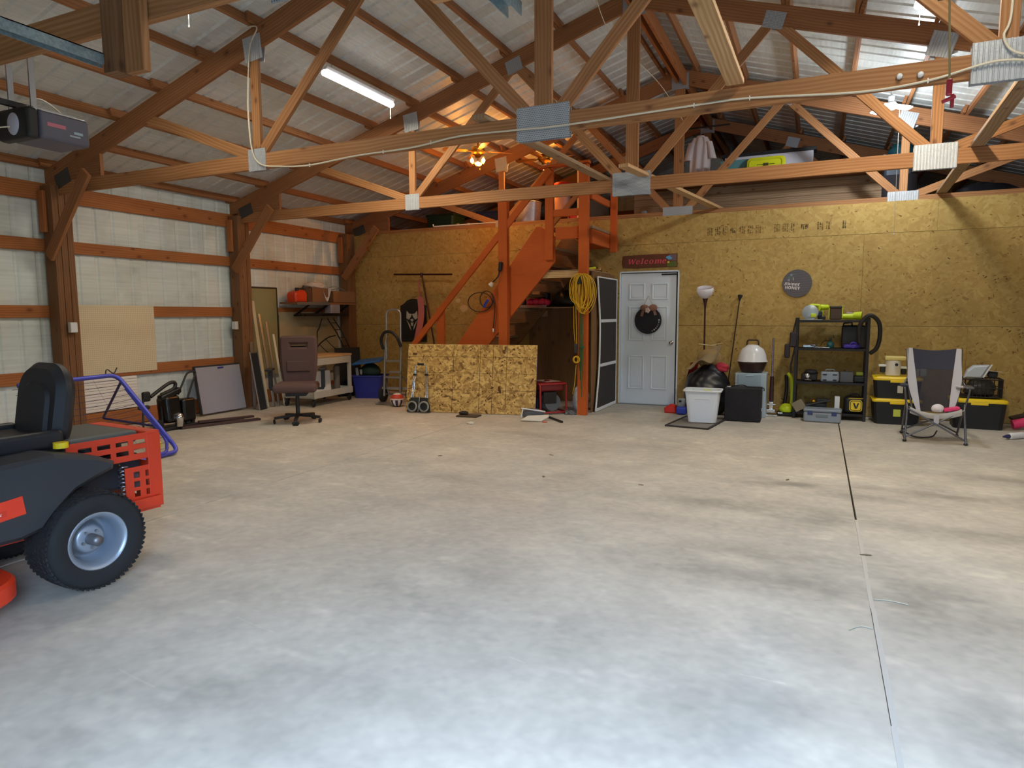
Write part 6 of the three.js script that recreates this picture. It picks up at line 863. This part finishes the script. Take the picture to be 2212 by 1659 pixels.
{ const t = thing('pink_storage_drum', 'pale pink round drum with red lid up in the loft', 'drum', [4.02, 3.04, -0.72]); obj('drum_shell', lathe([[0, 0], [0.13, 0], [0.14, 0.02], [0.14, 0.5], [0, 0.5]], 30).translate(0, 0, 0), mat(0xc99a86, 0.45), t); obj('lid', lathe([[0.147, 0], [0.147, 0.05], [0.12, 0.06], [0, 0.06]], 30).translate(0, 0.5, 0), M.red, t); }
{ const t = thing('drum_shelf', 'small dark shelf carrying the pale pink drum in the loft', 'shelf', [4.0, 2.7, -0.72]); obj('shelf_board', span(-0.16, 0.2, 0.31, 0.338, -0.18, 0.18, 0.004), M.darkB, t); each('shelf_side', [span(-0.16, -0.13, 0, 0.31, -0.18, 0.18, 0.003), span(0.17, 0.2, 0, 0.31, -0.18, 0.18, 0.003)], M.darkB, t); }
one('white_roll', 'tall pale roll of sheeting standing in the loft', 'roll', lathe([[0, 0], [0.055, 0], [0.055, 1.02], [0.03, 1.04], [0, 1.04]], 22).translate(4.5, 2.7, -0.25), mat(0xd8c8a6, 0.6));
{ const t = thing('white_hanging_shirt', 'pale pink white shirt hanging up in the loft', 'shirt', [6.27, 3.5, -0.75]), m = mat(0xd2c4c0, 0.9);
  obj('body_cloth', sheet((u, v) => { const a = u * 2 * PI, w = 0.15 + 0.012 * Math.sin(a * 5) - 0.06 * Math.max(0, v - 0.82) * 5, d = 0.055 * (1 - 0.6 * Math.max(0, v - 0.8) * 4); return [w * Math.cos(a), 0.6 * v, d * Math.sin(a) + 0.012 * Math.sin(a * 7 + v * 2)]; }, 48, 14, 0.003), m, t);
  for (const s of [-1, 1]) obj('sleeve', sheet((u, v) => { const a = u * 2 * PI, r = 0.06 + 0.012 * v; return [s * (0.13 + 0.06 * v) + r * Math.cos(a) * 0.8, 0.52 - 0.26 * v + 0.0 * Math.cos(a), 0.05 * Math.sin(a) + 0.02]; }, 20, 8, 0.003), m, t);
  obj('collar', ring(0.05, 0.014, 0, 0.61, 0, PI / 2, 0, 20), m, t); obj('hanger', [tube([[0, 0.6, 0], [0, 0.68, 0], [0.03, 0.72, 0], [0.0, 0.75, 0], [-0.03, 0.73, 0]], 0.004, 0.5, 20, 5), rod([-0.14, 0.56, 0], [0.14, 0.56, 0], 0.005)], M.steel, t); }
one('shirt_rail', 'dark rail under the roof that the pale shirt hangs on', 'rail', rod([5.9, 4.25, -0.75], [6.7, 4.25, -0.75], 0.012), M.blackMetal);
{ const t = thing('yellow_sled', 'bright yellow tray lid with dark emblem on the loft platform', 'tray', [7.26, 3.337, -0.3]); const f = roundRect(0.52, 0.29, 0.07); obj('tray', move(extrude(f, 0.03, 0.01), 0, 0.155, 0, -0.3), mat(0xc9cc1e, 0.4), t); const r = roundRect(0.46, 0.22, 0.05); r.holes.push(roundRect(0.42, 0.18, 0.04)); obj('raised_rim', move(extrude(r, 0.012, 0.003), 0, 0.16, 0.018, -0.3), mat(0xb9bc18, 0.4), t); obj('emblem', [move(box(0.07, 0.04, 0.004, 0, 0, 0, 0.001), 0, 0.18, 0.014, -0.3), move(box(0.24, 0.008, 0.003, 0, 0, 0, 0), 0, 0.18, 0.012, -0.3)], mat(0x3a3a18, 0.6), t); }
{ const t = thing('white_loft_cabinet', 'white cabinet panel standing on the loft platform', 'cabinet', [7.25, 3.303, -0.8]); obj('cabinet_body', span(-0.62, 0.62, 0, 0.46, -0.2, 0, 0.006), mat(0xc6c6d0, 0.5), t); obj('cabinet_door', [span(-0.6, -0.01, 0.02, 0.44, 0.0, 0.015, 0.004), span(0.01, 0.6, 0.02, 0.44, 0.0, 0.015, 0.004)], mat(0xcfcfd8, 0.5), t); obj('top_trim', span(-0.66, 0.66, 0.46, 0.51, -0.22, 0.02, 0.004), M.black, t); }
one('teal_box', 'teal cardboard box on the loft platform beside the yellow tray', 'box', [box(0.5, 0.3, 0.14, 6.87, 3.487, -0.46, 0.008)], mat(0x4f7f80, 0.6));
{ const t = thing('clear_storage_bin', 'cloudy storage bin stacked high in the loft', 'bin', [8.98, 3.36, -1.2]); obj('bin', tub(0.34, 0.28, 0.4, 0.34, 0.24), mat(0x5b6878, 0.3), t); obj('lid', box(0.42, 0.03, 0.36, 0, 0.25, 0, 0.012), mat(0x566070, 0.35), t); }
one('dark_carton', 'lower dark carton stacked in the loft under the cloudy bin', 'carton', span(8.76, 9.24, 2.7, 3.028, -1.45, -1.0, 0.006), mat(0x2c2830, 0.7));
one('dark_carton', 'upper dark carton in the loft directly under the cloudy bin', 'carton', span(8.77, 9.22, 3.03, 3.358, -1.42, -1.02, 0.006), mat(0x2c2830, 0.7));
one('teal_bag', 'dark teal bag lying on the cloudy bin in the loft', 'bag', lump(0.2, 0.12, 0.15, 0.15, 2, 9, 24, -0.7).translate(9.05, 3.625, -1.2), mat(0x1c5a66, 0.6));
[[8.9, 0.24, 0.22, 4, 'black plastic sheeting heaped in the loft beside the dark cartons'], [9.8, 0.45, 0.28, 8, 'black plastic tarp heaped high in the loft over the wall edge'], [10.7, 0.4, 0.25, 13, 'black plastic tarp heaped at the far loft edge']].forEach(([x, r, h, s, l]) => one('black_tarp', l, 'tarp', lump(r, h * 0.85, 0.2, 0.2, 2.4, s, 36, -0.6).translate(x + 0.15, 2.70, -0.62), mat(0x12131a, 0.3)));
{ const t = thing('silver_tray', 'long silver tray lying in the loft under the platform', 'tray', [7.24, 2.70, -0.9]); obj('support_box', box(0.5, 0.2, 0.3, 0, 0.101, 0, 0.01), M.charcoal, t); obj('tray', [box(0.46, 0.06, 0.26, 0, 0.232, 0, 0.01)], M.steel, t); }
one('dark_bundles', 'dark purple bundle lying in the loft behind the wall top', 'bundle', lump(0.35, 0.14, 0.2, 0.15, 3, 21, 26, -0.6).translate(8.05, 2.7, -0.7), mat(0x2a2438, 0.7));
one('white_cup', 'white upturned cup at the loft edge by the truss plate', 'cup', [lathe([[0.06, 0], [0.065, 0.02], [0.05, 0.28], [0.04, 0.29], [0, 0.29]], 20).translate(5.5, 2.70, -0.36)], M.grey_);
one('storage_trunk', 'low dark trunk in the loft right of the landing', 'trunk', span(5.6, 6.4, 2.70, 2.95, -0.9, -0.45, 0.012), mat(0x241d1c, 0.6));
// ---------------------------------------------------------------- cables, door gear, small fittings on the trusses
{ const t = thing('truss_cable', 'pale electric cable stapled along the truss bottom chord', 'cable', [0, 0, 0]); const z = TZ[4] + 0.03;
  obj('cable_run', [tube([[3.14, 3.6, z], [3.12, 3.3, z], [3.16, 2.95, z + 0.012], [3.26, 2.8, z + 0.012], [3.5, 2.76, z], [3.83, 2.74, z], [4.34, 2.77, z], [4.92, 2.78, z], [5.36, 2.82, z], [5.83, 2.81, z + 0.006], [6.27, 2.8, z + 0.006], [7.2, 2.82, z], [7.56, 2.82, z], [8.2, 2.77, z], [8.57, 2.785, z], [8.9, 2.84, z + 0.016], [9.15, 2.8, z + 0.016]], 0.0075, 0.5, 200, 6), tube([[8.96, 3.6, z], [8.96, 3.1, z], [8.93, 2.97, z + 0.014], [9.0, 2.87, z + 0.016], [9.2, 2.83, z + 0.014]], 0.0075, 0.5, 50, 6), tube([[3.14, 3.6, z], [3.2, 3.86, z + 0.02], [3.3, 4.0, z + 0.03], [3.1, 4.02, z + 0.03]], 0.0065, 0.5, 40, 6)], M.cable, t);
  obj('staple', [[3.83, 2.74], [4.63, 2.775], [5.1, 2.8], [7.2, 2.82], [7.56, 2.82], [8.57, 2.785]].map(([x, y]) => box(0.006, 0.03, 0.012, x, y, z, 0.001)), M.whitePlastic, t); }
for (const [y, k] of [[0.9, 0], [1.0, 1]]) one('porcelain_knob', ['small white knob screwed to the truss chord', 'small white knob screwed beside another on the truss chord'][k], 'knob', lathe([[0, 0.03], [0.012, 0.028], [0.018, 0.016], [0.012, 0.008], [0.02, 0], [0, 0]], 16).rotateX(PI / 2).translate(8.42 + k * 0.11, 2.83 - k * 0.005, TZ[4] + 0.022), M.whitePlastic);
one('ridge_wire', 'thin pale wire dangling from the roof peak', 'wire', tube([[5.75, 4.75, 4.2], [5.9, 4.55, 3.6], [5.95, 4.3, 3.0], [6.15, 4.2, 1.6], [6.25, 4.0, 0.3]], 0.004, 0.5, 60, 5), M.cable);
{ const t = thing('overhead_door_track', 'galvanised overhead door track hung from a timber hanger block', 'door track', [0, 0, 0]); const ch = (x, z0, y) => [span(x - 0.03, x + 0.03, y + 0.045, y + 0.05, z0, 10.35), span(x - 0.03, x - 0.026, y, y + 0.05, z0, 10.35), span(x + 0.026, x + 0.03, y, y + 0.05, z0, 10.35)]; const blue = new THREE.MeshStandardMaterial({ map: speckTex, color: lin(0.36, 0.47, 0.50), roughness: 0.4, metalness: 0.5 });
  obj('track_channel', ch(4.93, 7.9, 2.57), blue, t); obj('hanger_block', span(4.95, 5.04, 2.53, 2.96, 7.848, 7.93, 0.004), M.post, t); obj('hanger_block', span(5.045, 5.17, 2.53, 2.96, 7.848, 7.89, 0.004), M.truss[1], t);
  const t2 = thing('overhead_door_track', 'galvanised overhead door track beside the king post', 'door track', [0, 0, 0]); obj('track_channel', ch(6.92, 7.62, 2.545), blue, t2); obj('hanger_block', span(6.7, 6.92, 2.54, 2.96, 7.848, 7.9, 0.004), M.truss[2], t2); obj('hanger_angle', span(6.905, 6.935, 2.59, 2.85, 7.9, 7.93, 0.002), blue, t2); }
{ const t = thing('garage_door_opener', 'grey garage door opener unit with red stripe hanging near the roof', 'door opener', [3.97, 2.38, 7.62]); obj('motor_housing', box(0.27, 0.16, 0.28, 0, 0.08, -0.03, 0.02), mat(0x55525c, 0.45), t); obj('light_cover', box(0.28, 0.17, 0.07, 0, 0.075, 0.145, 0.02), M.black, t); obj('lamp_lens', [ball(0.05, 0.02, 0.07, 0.18, 1, 1.2, 0.35, 18)], mat(0xb9b3bb, 0.3), t); obj('brand_stripe', box(0.002, 0.02, 0.1, 0.1355, 0.085, 0.02, 0), mat(0xc46a78, 0.5), t); obj('rating_text', [box(0.002, 0.014, 0.05, 0.1355, 0.068, -0.1, 0), box(0.002, 0.008, 0.06, 0.1355, 0.048, -0.08, 0)], mat(0x9fb0b4, 0.5), t);
  obj('rail', span(-0.015, 0.015, 0.165, 0.195, 0.0, 2.75, 0.002), M.blackMetal, t); obj('hanger_strap', [span(-0.105, -0.095, 0.16, 0.42, 0.1, 0.13), span(0.095, 0.105, 0.16, 0.42, 0.1, 0.13), span(-0.12, 0.12, 0.155, 0.165, -0.1, 0.13)], M.dullSteel, t); obj('wire', [tube([[0.05, 0.16, -0.1], [0.02, 0.24, 0.02], [0, 0.2, 0.12], [-0.05, 0.17, 0.14]], 0.004, 0.5, 30, 5), tube([[0.02, 0.05, 0.2], [-0.02, 0.03, 0.3], [-0.06, 0.06, 0.42]], 0.004, 0.5, 30, 5)], M.cable, t); }
{ const t = thing('release_cord', 'red emergency release handle on a thin hanging cord', 'pull cord', [8.44, 0, 7.05]); obj('cord', rod([-0.02, 2.63, 0], [0, 2.26, 0], 0.004, 0.004, 6), mat(0xa08a5a, 0.8), t); obj('handle', [box(0.02, 0.06, 0.02, 0, 2.24, 0, 0.006), rod([-0.02, 2.19, 0], [0.022, 2.205, 0], 0.007), box(0.012, 0.05, 0.012, 0.012, 2.19, 0, 0.003)], mat(0xa8202c, 0.4), t); obj('trolley_rail', span(-0.03, 0.01, 2.63, 2.66, -0.2, 3.3, 0.002), M.blackMetal, t); }
renderer.render(scene, camera);
